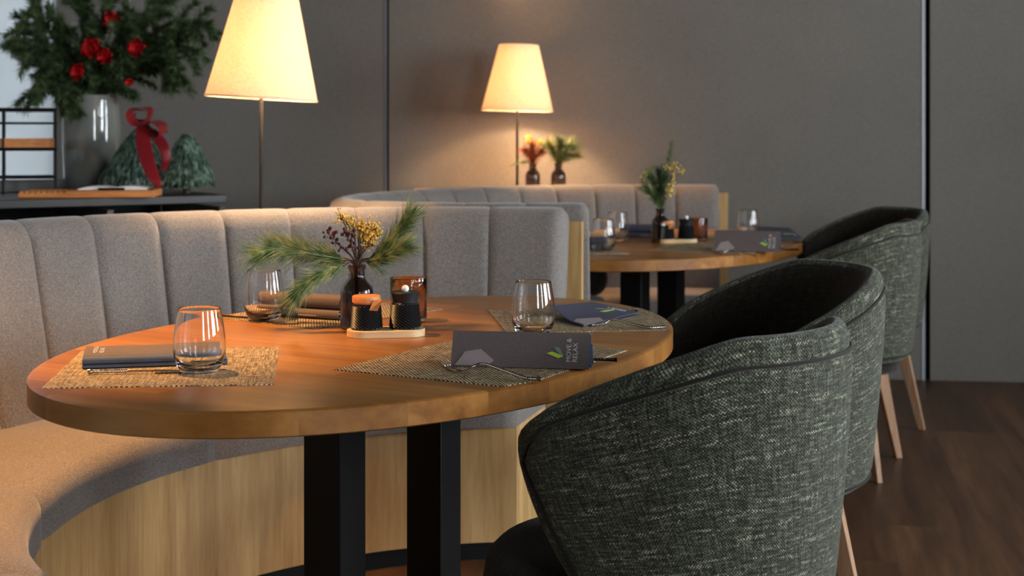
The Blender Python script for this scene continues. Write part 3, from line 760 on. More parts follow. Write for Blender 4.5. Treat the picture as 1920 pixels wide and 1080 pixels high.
# sprigs
def sprig_mesh(pts, n, ln, w, t0=0.15, spread=60, mi=0, rs=None):
    """needles along a curved stem; pts world/local points"""
    rs = rs or random
    P_ = smooth3(pts, 10); mb = MB()
    N_ = len(P_)
    mb.tube(P_, [0.0022*(1-0.6*i/N_) for i in range(N_)], 6, mi=1)
    for i in range(n):
        t = t0+(1-t0)*(rs.random()**0.85)
        x = t*(N_-1.001); j = int(x); p = P_[j].lerp(P_[j+1], x-j); d = (P_[j+1]-P_[j]).normalized()
        a = d.orthogonal().normalized(); b = d.cross(a); an = rs.random()*2*pi; sp_ = rad(spread*(0.35+0.65*rs.random())*(1-0.3*t))
        dd = d*cos(sp_)+(a*cos(an)+b*sin(an))*sin(sp_)
        mb.needle(p, dd, ln*(0.65+0.45*rs.random()), w, mi=mi)
    return mb
def smooth3(pts, n):
    P = [Vector(p) for p in pts]; P = [P[0]*2-P[1]]+P+[P[-1]*2-P[-2]]; out = []
    for i in range(1, len(P)-2):
        for j in range(n):
            t = j/n; a, b, c, d = P[i-1:i+3]
            out.append(0.5*((2*b)+(c-a)*t+(2*a-5*b+4*c-d)*t*t+(3*b-a-3*c+d)*t**3))
    out.append(P[-2]); return out
def sprig(label, pts, n, ln, w=0.0007, mats=('pine', 'bark'), group=None, cat='pine sprig', name='pine_sprig', spread=60, t0=0.15, rs=None):
    o = obj(name, sprig_mesh(pts, n, ln, w, t0, spread, rs=rs), [M[mats[0]], M[mats[1]]], None, smooth=False, weld=False)
    return tag(o, label, cat, group)
X0, Y0 = pb.x, pb.y
def rel(px, py, dy=0.0):                       # a point in the plane y = Y0+dy, behind photo pixel (px, py)
    y = Y0+dy; return Vector(((px-960)*y/F, y, HC-(py-HY)*y/F))
stem0 = Vector((X0, Y0, ZN-0.09)); neck = Vector((X0, Y0, ZN))
g = 'sprigs in the near bottle'
sprig('long pine sprig reaching far left over the tumbler', [stem0, neck+Vector((-0.004, 0, 0)), rel(640, 487), rel(588, 474, 0.01), rel(538, 466, 0.0), rel(488, 472, -0.02)], 640, 0.078, 0.00085, ('pine', 'bark'), g, spread=66, t0=0.34)
sprig('olive-tinged pine sprig arching above the long left one', [stem0, neck+Vector((-0.006, 0.004, 0)), rel(620, 480, 0.03), rel(560, 462, 0.05), rel(515, 456, 0.06)], 330, 0.072, 0.0008, ('pineolive', 'bark'), g, spread=66, t0=0.40)
sprig('drooping pine sprig pointing down-left to the rolled sleeve', [stem0, neck+Vector((-0.006, -0.004, 0)), rel(640, 500, -0.03), rel(600, 515, -0.05), rel(570, 535, -0.06), rel(558, 548, -0.06)], 380, 0.064, 0.0008, ('pine', 'bark'), g, spread=58, t0=0.34)
sprig('upright pine sprig leaning right up the banquette back', [stem0, neck+Vector((0.004, 0.002, 0)), rel(698, 482, 0.01), rel(728, 455, 0.02), rel(752, 428, 0.02), rel(766, 408, 0.02)], 640, 0.066, 0.0008, ('pine', 'bark'), g, spread=52, t0=0.36)
sprig('short pine sprig spreading low to the right above the votive', [stem0, neck+Vector((0.005, -0.002, 0)), rel(700, 490, -0.01), rel(730, 474, -0.02), rel(756, 462, -0.02)], 430, 0.062, 0.0008, ('pine', 'bark'), g, spread=58, t0=0.36)
def floret_spray(label, root_pts, heads, n, m, r, group, name, cat, spread, rs):
    mb = MB()
    for h in heads:
        st = smooth3(root_pts+[h], 6); mb.tube(st, 0.0009, 5, mi=1)
        for _ in range(n):
            q = Vector(h)+Vector((rs.gauss(0, spread[0]), rs.gauss(0, spread[0]), rs.gauss(0, spread[1])))
            mb.ball(q, r*(0.7+0.6*rs.random()), 5, mi=0)
            if rs.random() < 0.5: mb.tube([Vector(h)+(q-Vector(h))*0.1-Vector((0, 0, 0.01)), q], 0.0004, 3, mi=1, caps=False)
    o = obj(name, mb, [M[m], M['bark']], None, smooth=True, weld=False); return tag(o, label, cat, group)
rs = random.Random(3)
floret_spray('golden dried flower spray at the top of the near arrangement', [stem0, neck+Vector((0, 0.003, 0))],
             [rel(641, 404, 0.0), rel(652, 413, 0.0), rel(664, 420), rel(676, 424), rel(690, 426, 0.01), rel(702, 424), rel(708, 436), rel(694, 442), rel(680, 440, 0.01), rel(686, 456), rel(698, 452, -0.01)], 42, 'gold', 0.0019, g, 'dried_flower_spray', 'dried flower', (0.0065, 0.0075), rs)
floret_spray('dark maroon berry sprig below the golden flowers', [stem0, neck+Vector((-0.001, -0.004, 0))],
             [rel(657, 447, -0.02), rel(664, 440, -0.02), rel(650, 436, -0.02), rel(622, 444, -0.02), rel(615, 437, -0.02), rel(660, 460, -0.02), rel(645, 463, -0.02), rel(628, 453, -0.02)], 6, 'berry', 0.0036, g, 'berry_sprig', 'berries', (0.006, 0.006), rs)

# bottles and sprigs further back
def bunch(cx, cy, z, items, group):
    for lab, tip, n, ln, ms, nm, cat, sp_ in items:
        b0 = Vector((cx, cy, z)); t = Vector((cx, cy, z))+Vector(tip)
        sprig(lab, [b0-Vector((0, 0, 0.06)), b0, b0.lerp(t, 0.5)+Vector((0, 0, 0.01)), t], n, ln, 0.0011, ms, group, cat, nm, spread=sp_, t0=0.3)
p = spot(1238, 455); Hb = 0.112*1.12
bottle('dark bottle of pine and gold sprigs on the far table', p, ZT, 1.12, 'smoke_dark')
bunch(p.x, p.y, ZT+Hb, [
    ('green pine sprig fanning left and low in the far table bottle', (-0.055, 0.02, 0.075), 260, 0.05, ('pine', 'bark'), 'pine_sprig', 'pine sprig', 70),
    ('upright green sprig behind the others in the far table bottle', (0.0, 0.03, 0.135), 300, 0.055, ('fir', 'bark'), 'pine_sprig', 'pine sprig', 65),
    ('tall green pine sprig standing highest in the far table bottle', (0.045, 0.03, 0.235), 130, 0.055, ('pine', 'bark'), 'pine_sprig', 'pine sprig', 50),
    ('dense green pine sprig leaning left in the far table bottle', (-0.035, 0.0, 0.12), 520, 0.06, ('pine', 'bark'), 'pine_sprig', 'pine sprig', 55),
    ('short green sprig in the middle of the far table bottle', (0.012, -0.01, 0.11), 420, 0.05, ('fir', 'bark'), 'pine_sprig', 'pine sprig', 60)], 'sprigs in the far bottle')
rs = random.Random(5); q0 = Vector((p.x, p.y, ZT+Hb)); w = lambda a, b: q0+Vector((a, 0, b))
floret_spray('yellow dried flowers around the far table bottle', [q0-Vector((0, 0, 0.05)), q0], [w(-0.065, 0.115), w(-0.05, 0.13), w(0.03, 0.15), w(0.055, 0.155), w(0.075, 0.14), w(0.045, 0.12), w(0.04, 0.09), w(0.035, 0.06)], 20, 'gold', 0.0028, 'sprigs in the far bottle', 'dried_flower_spray', 'dried flower', (0.008, 0.008), rs)
Z2 = 0.885
for px, tag_ in ((999, 'a'), (1047, 'b')):
    y = 6.33; x = (px-960)*y/F; s = 1.1
    bottle('small dark bottle with rust and yellow sprigs, nearest the far lamp pole' if tag_ == 'a' else 'small dark bottle with a bushy green sprig on the far ledge', Vector((x, y, 0)), Z2, s, 'smoke_dark', 'bottles on the far ledge', H=0.118, R=0.031)
    zt = Z2+0.118*s
    if tag_ == 'a':
        bunch(x, y, zt, [('rust sprig spreading left in the bottle beside the far lamp pole', (-0.035, 0.0, 0.06), 260, 0.05, ('rust', 'bark'), 'leafy_sprig', 'sprig', 80),
                         ('rust and dark sprig spreading right in the bottle beside the far lamp pole', (0.04, 0.01, 0.055), 260, 0.05, ('rust', 'bark'), 'leafy_sprig', 'sprig', 80),
                         ('rust brown leafy sprig in the bottle beside the far lamp pole', (0.0, 0.01, 0.085), 320, 0.055, ('rust', 'bark'), 'leafy_sprig', 'sprig', 85),
                         ('thin olive sprig leaning left behind the far lamp pole', (-0.10, 0.02, -0.01), 60, 0.04, ('pineolive', 'bark'), 'pine_sprig', 'pine sprig', 50)], 'sprigs on the far ledge')
        q0 = Vector((x, y, zt)); rs = random.Random(9)
        floret_spray('yellow blooms above the rust sprig on the far ledge', [q0-Vector((0, 0, 0.05)), q0], [w(-0.022, 0.105), w(-0.018, 0.118), w(-0.012, 0.095), w(0.028, 0.088), w(0.032, 0.098)], 14, 'gold', 0.0045, 'sprigs on the far ledge', 'dried_flower_spray', 'dried flower', (0.006, 0.006), rs)
    else:
        bunch(x, y, zt, [('dark green pine sprig upright in the right-hand bottle on the far ledge', (0.008, 0.0, 0.10), 420, 0.06, ('fir', 'bark'), 'pine_sprig', 'pine sprig', 80),
                         ('low green pine sprig spreading right on the far ledge', (0.085, 0.0, 0.04), 320, 0.055, ('pineolive', 'bark'), 'pine_sprig', 'pine sprig', 70),
                         ('bushy green pine sprig leaning left on the far ledge', (-0.045, 0.0, 0.09), 420, 0.07, ('pineolive', 'bark'), 'pine_sprig', 'pine sprig', 80),
                         ('green pine sprig fanning right on the far ledge', (0.065, 0.0, 0.085), 420, 0.075, ('pine', 'bark'), 'pine_sprig', 'pine sprig', 80)], 'sprigs on the far ledge')

# ------------------------------------------------------------------ printed sleeves
def text_mesh(body, size):
    cu = bpy.data.curves.new('t', 'FONT'); cu.body = body; cu.size = size; cu.extrude = 0.00015; cu.align_x = 'LEFT'; cu.space_line = 0.95; cu.resolution_u = 3
    o = bpy.data.objects.new('t', cu); COL.objects.link(o); dg = bpy.context.evaluated_depsgraph_get(); dg.update()
    me = bpy.data.meshes.new_from_object(o.evaluated_get(dg)); bpy.data.objects.remove(o)
    mb = MB(); mb.add([tuple(v.co) for v in me.vertices], [list(p.vertices) for p in me.polygons]); return mb
LET = text_mesh('MOVE &\nRELAX', 0.0118)
def frame_map(O, ex, ey, ez):
    return lambda p: Vector(O)+ex*p[0]+ey*p[1]+ez*p[2]
def mapped(mb, fm):
    o = MB(); o.v = [tuple(fm(p)) for p in mb.v]; o.f = mb.f; o.uv = mb.uv; o.m = mb.m; return o
def prints(root, O, ex, ey, L, H, flip=False, txt=True):
    """pentagon, leaf emblem and lettering laid on a face: ex along the sleeve, ey up the face"""
    ez = ex.cross(ey).normalized()
    fm = frame_map(Vector(O)+ez*0.0004, ex, ey, ez)
    pent = [(0.03*L, 0.02*H), (0.10*L, 0.46*H), (0.215*L, 0.55*H), (0.315*L, 0.20*H), (0.27*L, 0.02*H)]
    a = MB().prism(pent, 0, 0.0003); obj('pentagon_print', mapped(a, fm), M['cardgrey'], root, smooth=False)
    x, y = 0.70*L, 0.34*H; u = 0.058*L; v = 0.30*H
    g1 = [(x, y+0.50*v), (x+0.25*u, y+0.62*v), (x+1.95*u, y+0.22*v), (x+1.55*u, y-0.06*v), (x+0.1*u, y+0.30*v)]
    g1 = [(x-0.1*u, y+0.42*v), (x+0.55*u, y+0.62*v), (x+2.0*u, y+0.18*v), (x+1.35*u, y-0.08*v)]
    g2 = [(x+0.7*u, y+1.05*v), (x+1.4*u, y+1.10*v), (x+2.0*u, y+0.24*v), (x+1.5*u, y+0.36*v)]
    obj('emblem_lime_leaf', mapped(MB().prism(g1, 0, 0.0003), fm), M['lime'], root, smooth=False)
    obj('emblem_grey_leaf', mapped(MB().prism(g2, 0, 0.0003), fm), M['teal'], root, smooth=False)
    if txt:
        # two lines of lettering reading upwards
        def tm(p): s = H/0.055; return fm((0.865*L-(-p[1]-0.001)*-1*-1*s*1.0, 0.20*H+p[0]*s, p[2]))
        t = MB(); s = H/0.055
        t.v = [tuple(fm((0.868*L-p[1]*s, 0.20*H+p[0]*s*0.98, p[2]))) for p in LET.v]; t.f = LET.f; t.uv = LET.uv; t.m = LET.m
        obj('lettering', t, M['print'], root, smooth=False)
def sheet(prof, L, ex, ey, O, th=0.0012):
    """a folded sheet: open profile (across, up) extruded along ex, with thickness"""
    up = Vector((0, 0, 1)); n = len(prof); mb = MB()
    def off(i, s):
        a, b = Vector(prof[max(i-1, 0)]), Vector(prof[min(i+1, n-1)]); t = (b-a).normalized(); return Vector(prof[i])+Vector((-t.y, t.x))*th*s
    ring = [off(i, 0.5) for i in range(n)]+[off(i, -0.5) for i in reversed(range(n))]
    for k in range(len(ring)):
        a, b = ring[k], ring[(k+1) % len(ring)]
        P_ = [Vector(O)+ex*x+ey*q.x+up*q.y for x, q in ((0, a), (L, a), (L, b), (0, b))]
        mb.add(P_, [(0, 1, 2, 3)], mi=(1 if k < n-1 else 0))
    for x in (0, L): mb.add([Vector(O)+ex*x+ey*q.x+up*q.y for q in ring], [list(range(len(ring)))], mi=1)
    return mb
def bez(pts, n=8):
    P = [Vector((a, b, 0)) for a, b in pts]; return [(q.x, q.y) for q in smooth3(P, n)]
def tent_sleeve(label, A, B, H, lean, group, z=ZM, mirror=False):
    """a sleeve standing on its long side: A, B = ends of its front foot"""
    root = thing('napkin_sleeve', label, 'napkin sleeve', (A.x, A.y, z), 0, group)
    ex = (B-A); ex.z = 0; L = ex.length; ex.normalize(); ey = Vector((-ex.y, ex.x, 0))     # ey away from the viewer
    prof = [(0.050, 0.001), (0.0, 0.001), (lean*0.5, H*0.5), (lean, H), (lean+0.006, H+0.002), (lean+0.013, H-0.001), (0.045, 0.018), (0.050, 0.010)]
    obj('sleeve', sheet(prof[::-1], L, ex, ey, (0, 0, 0.0008), 0.0014), [M['card'], M['cardblue']], root, smooth=False)
    up = (Vector((0, 0, H-0.001))+ey*lean).normalized(); nrm_ = ex.cross(up)
    if nrm_.dot(ey) > 0: pass
    prints(root, Vector((0, 0, 0.0018))-ey*0.0010, ex, up, L, H)
    return root, ex, ey, L
A_, B_ = spot(845, 687, ZM), spot(1104, 694, ZM)
g3 = 'printed napkin sleeves'
r3, ex3, ey3, L3 = tent_sleeve('brown printed sleeve standing on its edge at the near table\'s front right', A_, B_, 0.054, 0.022, g3)
A_, B_ = spot(1338, 471, ZM), spot(1462, 474, ZM)
tent_sleeve('brown printed sleeve leaning on the far table beside its chairs', A_, B_, 0.066, 0.030, g3)
# folded napkins inside the sleeves
def napkin(label, O, ex, ey, L, prof, z, group='blue folded napkins'):
    o = obj('napkin', sheet(bez(prof, 5), L, ex, ey, (0, 0, 0), 0.003), [M['napkin'], M['napkin']], None, loc=(O.x, O.y, z), angle=60)
    return tag(o, label, 'napkin', group)
M['napkin'] = fabric('blue_grey_linen_napkin', srgb(58, 68, 88), srgb(78, 90, 112), srgb(100, 112, 134), scale=900)
napkin('folded blue-grey napkin just showing inside the standing brown sleeve', r3.location+ex3*0.010+ey3*0.006, ex3, ey3, L3-0.006, [(0.0, 0.004), (0.016, 0.038), (0.022, 0.036), (0.028, 0.008), (0.034, 0.006)], ZM)

# blue card at the right end of the near table
def open_card(label, A, B, C, D, group):
    """upper leaf A (raised left back), B back, C right, D front; lower leaf flat on the mat below"""
    root = thing('napkin_sleeve', label, 'napkin sleeve', (D.x, D.y, ZM), 0, group); o = Vector((D.x, D.y, ZM))
    def leaf(P_, dz, sag):
        a, b, c, d = P_
        def fn(u, v):
            q = a.lerp(b, u).lerp(d.lerp(c, u), v)-o; q.z += dz+sag*sin(pi*v)*(1-u); return tuple(q)
        mb = MB(); mb.grid(fn, 10, 10); mb.grid(lambda u, v: tuple(Vector(fn(u, v))-Vector((0, 0, 0.0013))), 10, 10, flip=True)
        for e in (lambda t: (t, 0), lambda t: (1, t), lambda t: (1-t, 1), lambda t: (0, 1-t)):
            vs = []; n = 10
            for i in range(n+1):
                q = Vector(fn(*e(i/n))); vs += [tuple(q), tuple(q-Vector((0, 0, 0.0013)))]
            mb.add(vs, [(2*i, 2*i+1, 2*i+3, 2*i+2) for i in range(n)])
        return mb, fn
    mb, fn = leaf((A, B, C, D), 0.0, -0.008); obj('upper_leaf', mb, M['carddk'], root, angle=60)
    lo = [Vector((p.x, p.y, ZM+0.002)) for p in (A, B, C, D)]
    mb2, _ = leaf(lo, 0.0, 0.0); obj('lower_leaf', mb2, M['carddk'], root, smooth=False)
    def patch(name, pts, m):
        vs = [Vector(fn(u, v))+Vector((0, 0, 0.0006)) for u, v in pts]; n = len(vs); vs += [v-Vector((0, 0, 0.0004)) for v in vs]
        obj(name, MB().add(vs, [list(range(n)), list(range(n, 2*n))[::-1]]+[(i, (i+1) % n, n+(i+1) % n, n+i) for i in range(n)]), m, root, smooth=False)
    patch('pentagon_print', [(0.02, 0.99), (0.34, 0.99), (0.42, 0.80), (0.12, 0.58), (0.02, 0.66)], M['cardgrey'])
    patch('emblem_lime_leaf', [(0.64, 0.52), (0.82, 0.56), (0.86, 0.62), (0.68, 0.60)], M['lime'])
    patch('emblem_grey_leaf', [(0.68, 0.36), (0.76, 0.38), (0.86, 0.60), (0.80, 0.50)], M['teal'])
    t = MB()
    for p_ in LET.v:
        u = 0.90+(-p_[1])*3.0; v = 0.80-p_[0]*9; q = Vector(fn(min(0.985, u), v)); t.v.append((q.x, q.y, q.z+0.0005+p_[2]))
    t.f = LET.f; t.uv = LET.uv; t.m = LET.m; obj('lettering', t, M['print'], root, smooth=False)
    return root
M['carddk'] = mat('blue_grey_card', srgb(72, 70, 84), rough=0.7)
open_card('blue-grey printed card propped half open at the near table\'s right end', spot(1036, 573, ZM+0.030), spot(1110, 566, ZM+0.028), spot(1200, 585, ZM+0.008), spot(1094, 610, ZM+0.004), g3)
open_card('blue-grey printed card lying on the far table behind the leaning sleeve', spot(1415, 424, ZM+0.034), spot(1480, 427, ZM+0.034), spot(1505, 446, ZM+0.006), spot(1424, 450, ZM+0.006), g3)
# rolled sleeves
def roll_sleeve(label, A, B, group, s=1.0, outer='card'):
    root = thing('napkin_sleeve', label, 'napkin sleeve', (A.x, A.y, ZM), 0, group)
    ex = B-A; ex.z = 0; L = ex.length; ex.normalize(); ey = Vector((-ex.y, ex.x, 0))
    low = [(0.052, 0.005), (0.030, 0.002), (0.010, 0.002), (0.001, 0.008), (0.004, 0.018), (0.016, 0.021), (0.034, 0.015), (0.054, 0.009)]
    up = [(0.056, 0.014), (0.034, 0.021), (0.014, 0.0235), (0.006, 0.031), (0.008, 0.045), (0.020, 0.052), (0.034, 0.046), (0.048, 0.030), (0.058, 0.018)]
    sc = lambda l: [(a*s, b*s) for a, b in l]
    obj('lower_fold', sheet(bez(sc(low)[::-1], 5), L, ex, ey, (0, 0, 0), 0.0014), [M[outer], M['cardblue']], root, angle=50)
    obj('upper_fold', sheet(bez(sc(up)[::-1], 5), L, ex, ey, (0, 0, 0), 0.0014), [M[outer], M['cardblue']], root, angle=50)
    fm = lambda p: Vector((0, 0, 0))+ex*p[0]+ey*p[1]+Vector((0, 0, p[2]))
    w_ = MB().add([tuple(fm(p)) for p in ((L*0.52, -0.0004*s, 0.0075*s), (L*0.74, -0.0004*s, 0.0075*s), (L*0.74, 0.0016*s, 0.0160*s), (L*0.52, 0.0016*s, 0.0160*s), (L*0.52, 0.002, 0.0075*s), (L*0.74, 0.002, 0.0075*s), (L*0.74, 0.004, 0.016*s), (L*0.52, 0.004, 0.016*s))],
                  [(0, 1, 2, 3), (7, 6, 5, 4), (0, 4, 5, 1), (1, 5, 6, 2), (2, 6, 7, 3), (3, 7, 4, 0)])
    obj('band_print', w_, M['cardgrey'], root, smooth=False)
    return root
roll_sleeve('brown rolled sleeve in two folds behind the tumbler on the near table', spot(480, 592, ZM), spot(634, 602, ZM), g3)
roll_sleeve('blue-grey rolled sleeve at the back of the far table, left of its bottle', spot(1162, 446, ZM), spot(1236, 447, ZM), g3, 1.0, 'carddk')
# the sleeve on the left placemat: blue folds, brown printed top
A_, B_ = spot(154, 693, ZM), spot(424, 684, ZM)
r1 = thing('napkin_sleeve', 'flat sleeve with blue folds and brown printed top, left of the front tumbler', 'napkin sleeve', (A_.x, A_.y, ZM), 0, g3)
ex = B_-A_; ex.z = 0; L = ex.length; ex.normalize(); ey = Vector((-ex.y, ex.x, 0))
low = [(0.058, 0.003), (0.02, 0.0012), (0.004, 0.0014), (0.0, 0.004), (0.004, 0.007), (0.03, 0.0072), (0.056, 0.0068)]
up = [(0.058, 0.0085), (0.03, 0.0088), (0.006, 0.0085), (0.0018, 0.0125), (0.006, 0.0185), (0.014, 0.0195)]
obj('lower_fold', sheet(bez(low[::-1], 5), L, ex, ey, (0, 0, 0), 0.0014), [M['cardblue'], M['cardblue']], r1, angle=50)
obj('upper_fold', sheet(bez(up[::-1], 5), L, ex, ey, (0, 0, 0), 0.0014), [M['cardblue'], M['cardblue']], r1, angle=50)
obj('top_leaf', sheet([(0.072, 0.0275), (0.055, 0.0262), (0.030, 0.0230), (0.0125, 0.0198)], L*0.98, ex, ey, (0, 0, 0), 0.0012), [M['card'], M['card']], r1, smooth=False)
eu = (ey*0.035+Vector((0, 0, 0.0046))).normalized(); ez = ex.cross(eu)
t = MB(); t.v = [tuple(ex*(0.022+(-p[1])*0.95)+ey*0.026+eu*(p[0]*0.9)+Vector((0, 0, 0.0234+p[2]))) for p in LET.v]; t.f = LET.f; t.uv = LET.uv; t.m = LET.m
obj('lettering', t, M['print'], r1, smooth=False)
# far table, left end: blue napkin fold
A_, B_ = spot(1085, 470, ZM), spot(1140, 468, ZM)
roll_sleeve('blue-grey rolled sleeve behind the banquette end on the far table', A_, B_, g3, 0.8, 'carddk')

# ------------------------------------------------------------------ cutlery
def cutlery(name, label, cat, pts, kind, m='steel', group='cutlery'):
    """pts from the tip of the working end to the end of the handle, world space"""
    o0 = Vector(pts[0]); root = thing(name, label, cat, tuple(o0), 0, group)
    P_ = [Vector(p)-o0 for p in pts]; C = smooth3(P_, 8); n = len(C)
    d = (C[-1]-C[0]); d.z = 0; d.normalize(); side = Vector((-d.y, d.x, 0)); up = Vector((0, 0, 1))
    def strip(c, ws, ths):
        mb = MB()
        def fn(u, v):
            x = u*(len(c)-1.0001); i = int(x); q = c[i].lerp(c[i+1], x-i); a = 2*pi*v
            w_ = ws(u); h = ths(u); return tuple(q+side*w_*cos(a)+up*h*sin(a))
        mb.grid(fn, len(c)*2, 8, cv=True)
        for u in (0, 1): mb.add([fn(u, j/8) for j in range(8)], [list(range(8))])
        return mb
    k = int(n*(0.36 if kind != 'knife' else 0.5))
    handle = C[k:]
    N_ = len(handle)
    mb = MB(); rr = [0.0021]*N_
    L_ = sum((handle[i+1]-handle[i]).length for i in range(N_-1)); seg = 90; pts2 = []; rad2 = []
    for i in range(seg+1):
        x = i/seg*(N_-1.0001); j = int(x); pts2.append(handle[j].lerp(handle[j+1], x-j))
        t = i/seg; r = 0.0021+0.0012*t
        if t > 0.35: r += 0.00045*sin(i*2.1)
        if t > 0.95: r = 0.0040
        rad2.append(r)
    mb.tube(pts2, rad2, 10); obj('handle', mb, M[m], root)
    if kind == 'fork':
        b = strip(C[int(n*0.16):k+1], lambda u: 0.0095*(1-u)**0.8+0.0019 if u > 0.02 else 0.0105, lambda u: 0.0009+0.001*u)
        q = C[:int(n*0.16)+2]
        for s in (-1.5, -0.5, 0.5, 1.5):
            b.tube([p_+side*s*0.0055 for p_ in q], [0.0006+0.0008*i/(len(q)-1) for i in range(len(q))], 6)
        obj('fork_head', b, M[m], root)
    elif kind == 'spoon':
        obj('spoon_bowl', strip(C[:k+1], lambda u: 0.002+0.018*sin(pi*min(1, u*1.25))**0.8 if u < 0.8 else 0.0022, lambda u: 0.0012), M[m], root)
    else:
        obj('blade', strip(C[:k+1], lambda u: 0.0095*min(1, 0.25+u*2), lambda u: 0.0007), M[m], root)
    return root
def zz(px, py, h=0.0): v = spot(px, py, ZM+0.0025); v.z += h; return v
cutlery('fork', 'steel fork arching in front of the standing brown sleeve', 'fork', [zz(822, 672, 0.004), zz(838, 682, 0.0), zz(856, 694, 0.0), zz(878, 697, 0.006), zz(905, 697, 0.013), zz(945, 704, 0.008), zz(985, 711, 0.002), zz(1014, 712, 0.001)], 'fork')
cutlery('knife', 'dark steel knife poking out behind the standing brown sleeve', 'knife', [zz(930, 664), zz(1000, 669), zz(1070, 674), zz(1120, 676, 0.002), zz(1157, 677, 0.002)], 'knife', 'darksteel')
cutlery('knife', 'steel knife with ribbed handle along the front of the blue folds', 'knife', [zz(424, 692), zz(360, 695), zz(290, 697, 0.002), zz(220, 699, 0.003), zz(165, 700, 0.003)], 'knife')
cutlery('fork', 'steel fork showing its curved handle behind the blue folds', 'fork', [zz(430, 668), zz(400, 666), zz(370, 666, 0.004), zz(325, 670, 0.016), zz(285, 668, 0.014), zz(238, 668, 0.004)], 'fork')
cutlery('knife', 'dark knife handle emerging at the blue card\'s right tip', 'knife', [zz(1060, 592), zz(1100, 590), zz(1135, 588, 0.003), zz(1165, 587, 0.004), zz(1195, 588, 0.005)], 'knife', 'darksteel')
cutlery('fork', 'dark curved fork lying in front of the blue card', 'fork', [zz(1090, 602), zz(1115, 609), zz(1132, 607), zz(1150, 606, 0.008), zz(1185, 612, 0.005), zz(1215, 615, 0.001), zz(1246, 614, 0.001)], 'fork')
cutlery('knife', 'dark knife passing behind the tumbler toward the rolled sleeve', 'knife', [zz(560, 607), zz(520, 604), zz(480, 599, 0.002), zz(440, 595, 0.002), zz(412, 592, 0.002)], 'knife', 'darksteel')
cutlery('fork', 'far-table fork at the foot of the leaning brown sleeve', 'fork', [zz(1330, 464, 0.004), zz(1340, 470), zz(1352, 474), zz(1368, 474, 0.008), zz(1390, 477, 0.006), zz(1417, 479)], 'fork')
cutlery('knife', 'far-table knife poking out right of the leaning brown sleeve', 'knife', [zz(1420, 464), zz(1450, 466), zz(1475, 468), zz(1497, 468)], 'knife', 'darksteel')
cutlery('knife', 'far-table knife at the right tip of the flat card', 'knife', [zz(1440, 452), zz(1470, 453), zz(1500, 454), zz(1522, 454)], 'knife', 'darksteel')

# small dark cushion on the far banquette seat
p = spot(1112, 545, 0.485); cu_ = obj('cushion', MB().grid(lambda u, v: (0.055*sin(pi*v)*cos(2*pi*u), 0.035*sin(pi*v)*sin(2*pi*u), 0.075+0.075*cos(pi*v)), 20, 12, cu=True, uv=lambda u, v: (u*0.3, v*0.2)), M['tweedin'], None, loc=(0.34, 5.72, 0.482), angle=80)
tag(cu_, 'dark green cushion on the far banquette seat, at the banquette end', 'cushion')

# ------------------------------------------------------------------ sideboard and what stands on it
SA = rad(32); sd = Vector((cos(SA), sin(SA), 0)); sn = Vector((-sin(SA), cos(SA), 0))
SC = Vector((-1.04, 5.06, 0)); SL, SD, SZ = 2.0, 0.72, 0.927
side = thing('sideboard', 'long black sideboard with open compartments behind the near banquette', 'sideboard', tuple(SC), SA)
obj('top', MB().box((-SL/2, SD/2, SZ-0.015), (SL, SD, 0.03)), M['blackwood'], side, bevel=0.003)
obj('back_board', MB().box((-SL/2, SD-0.01, (SZ-0.045)/2), (SL-0.04, 0.02, SZ-0.045)), M['black'], side, smooth=False)
obj('upstand', MB().box((-SL/2, SD-0.055, SZ+0.0225), (SL, 0.10, 0.045)), M['blackwood'], side, bevel=0.003)
for x in (-0.012, -0.42, -0.83, -1.24, -1.66, -1.988):
    obj('divider', MB().box((x, SD/2-0.01, (SZ-0.045)/2), (0.022, SD-0.05, SZ-0.045)), M['greymetal'], side, smooth=False)
obj('shelf', MB().box((-SL/2, SD/2, 0.45), (SL-0.03, SD-0.06, 0.02)), M['blackwood'], side, smooth=False)
obj('floor_panel', MB().box((-SL/2, SD/2, 0.03), (SL-0.03, SD-0.06, 0.04)), M['blackwood'], side, smooth=False)
def sb(x, y, z=0.0): return SC+sd*x+sn*y+Vector((0, 0, SZ+z))
def at_row(px, yy, z):                                  # a point on the sight line through column px at distance yy
    return Vector(((px-960)*yy/F, yy, z))
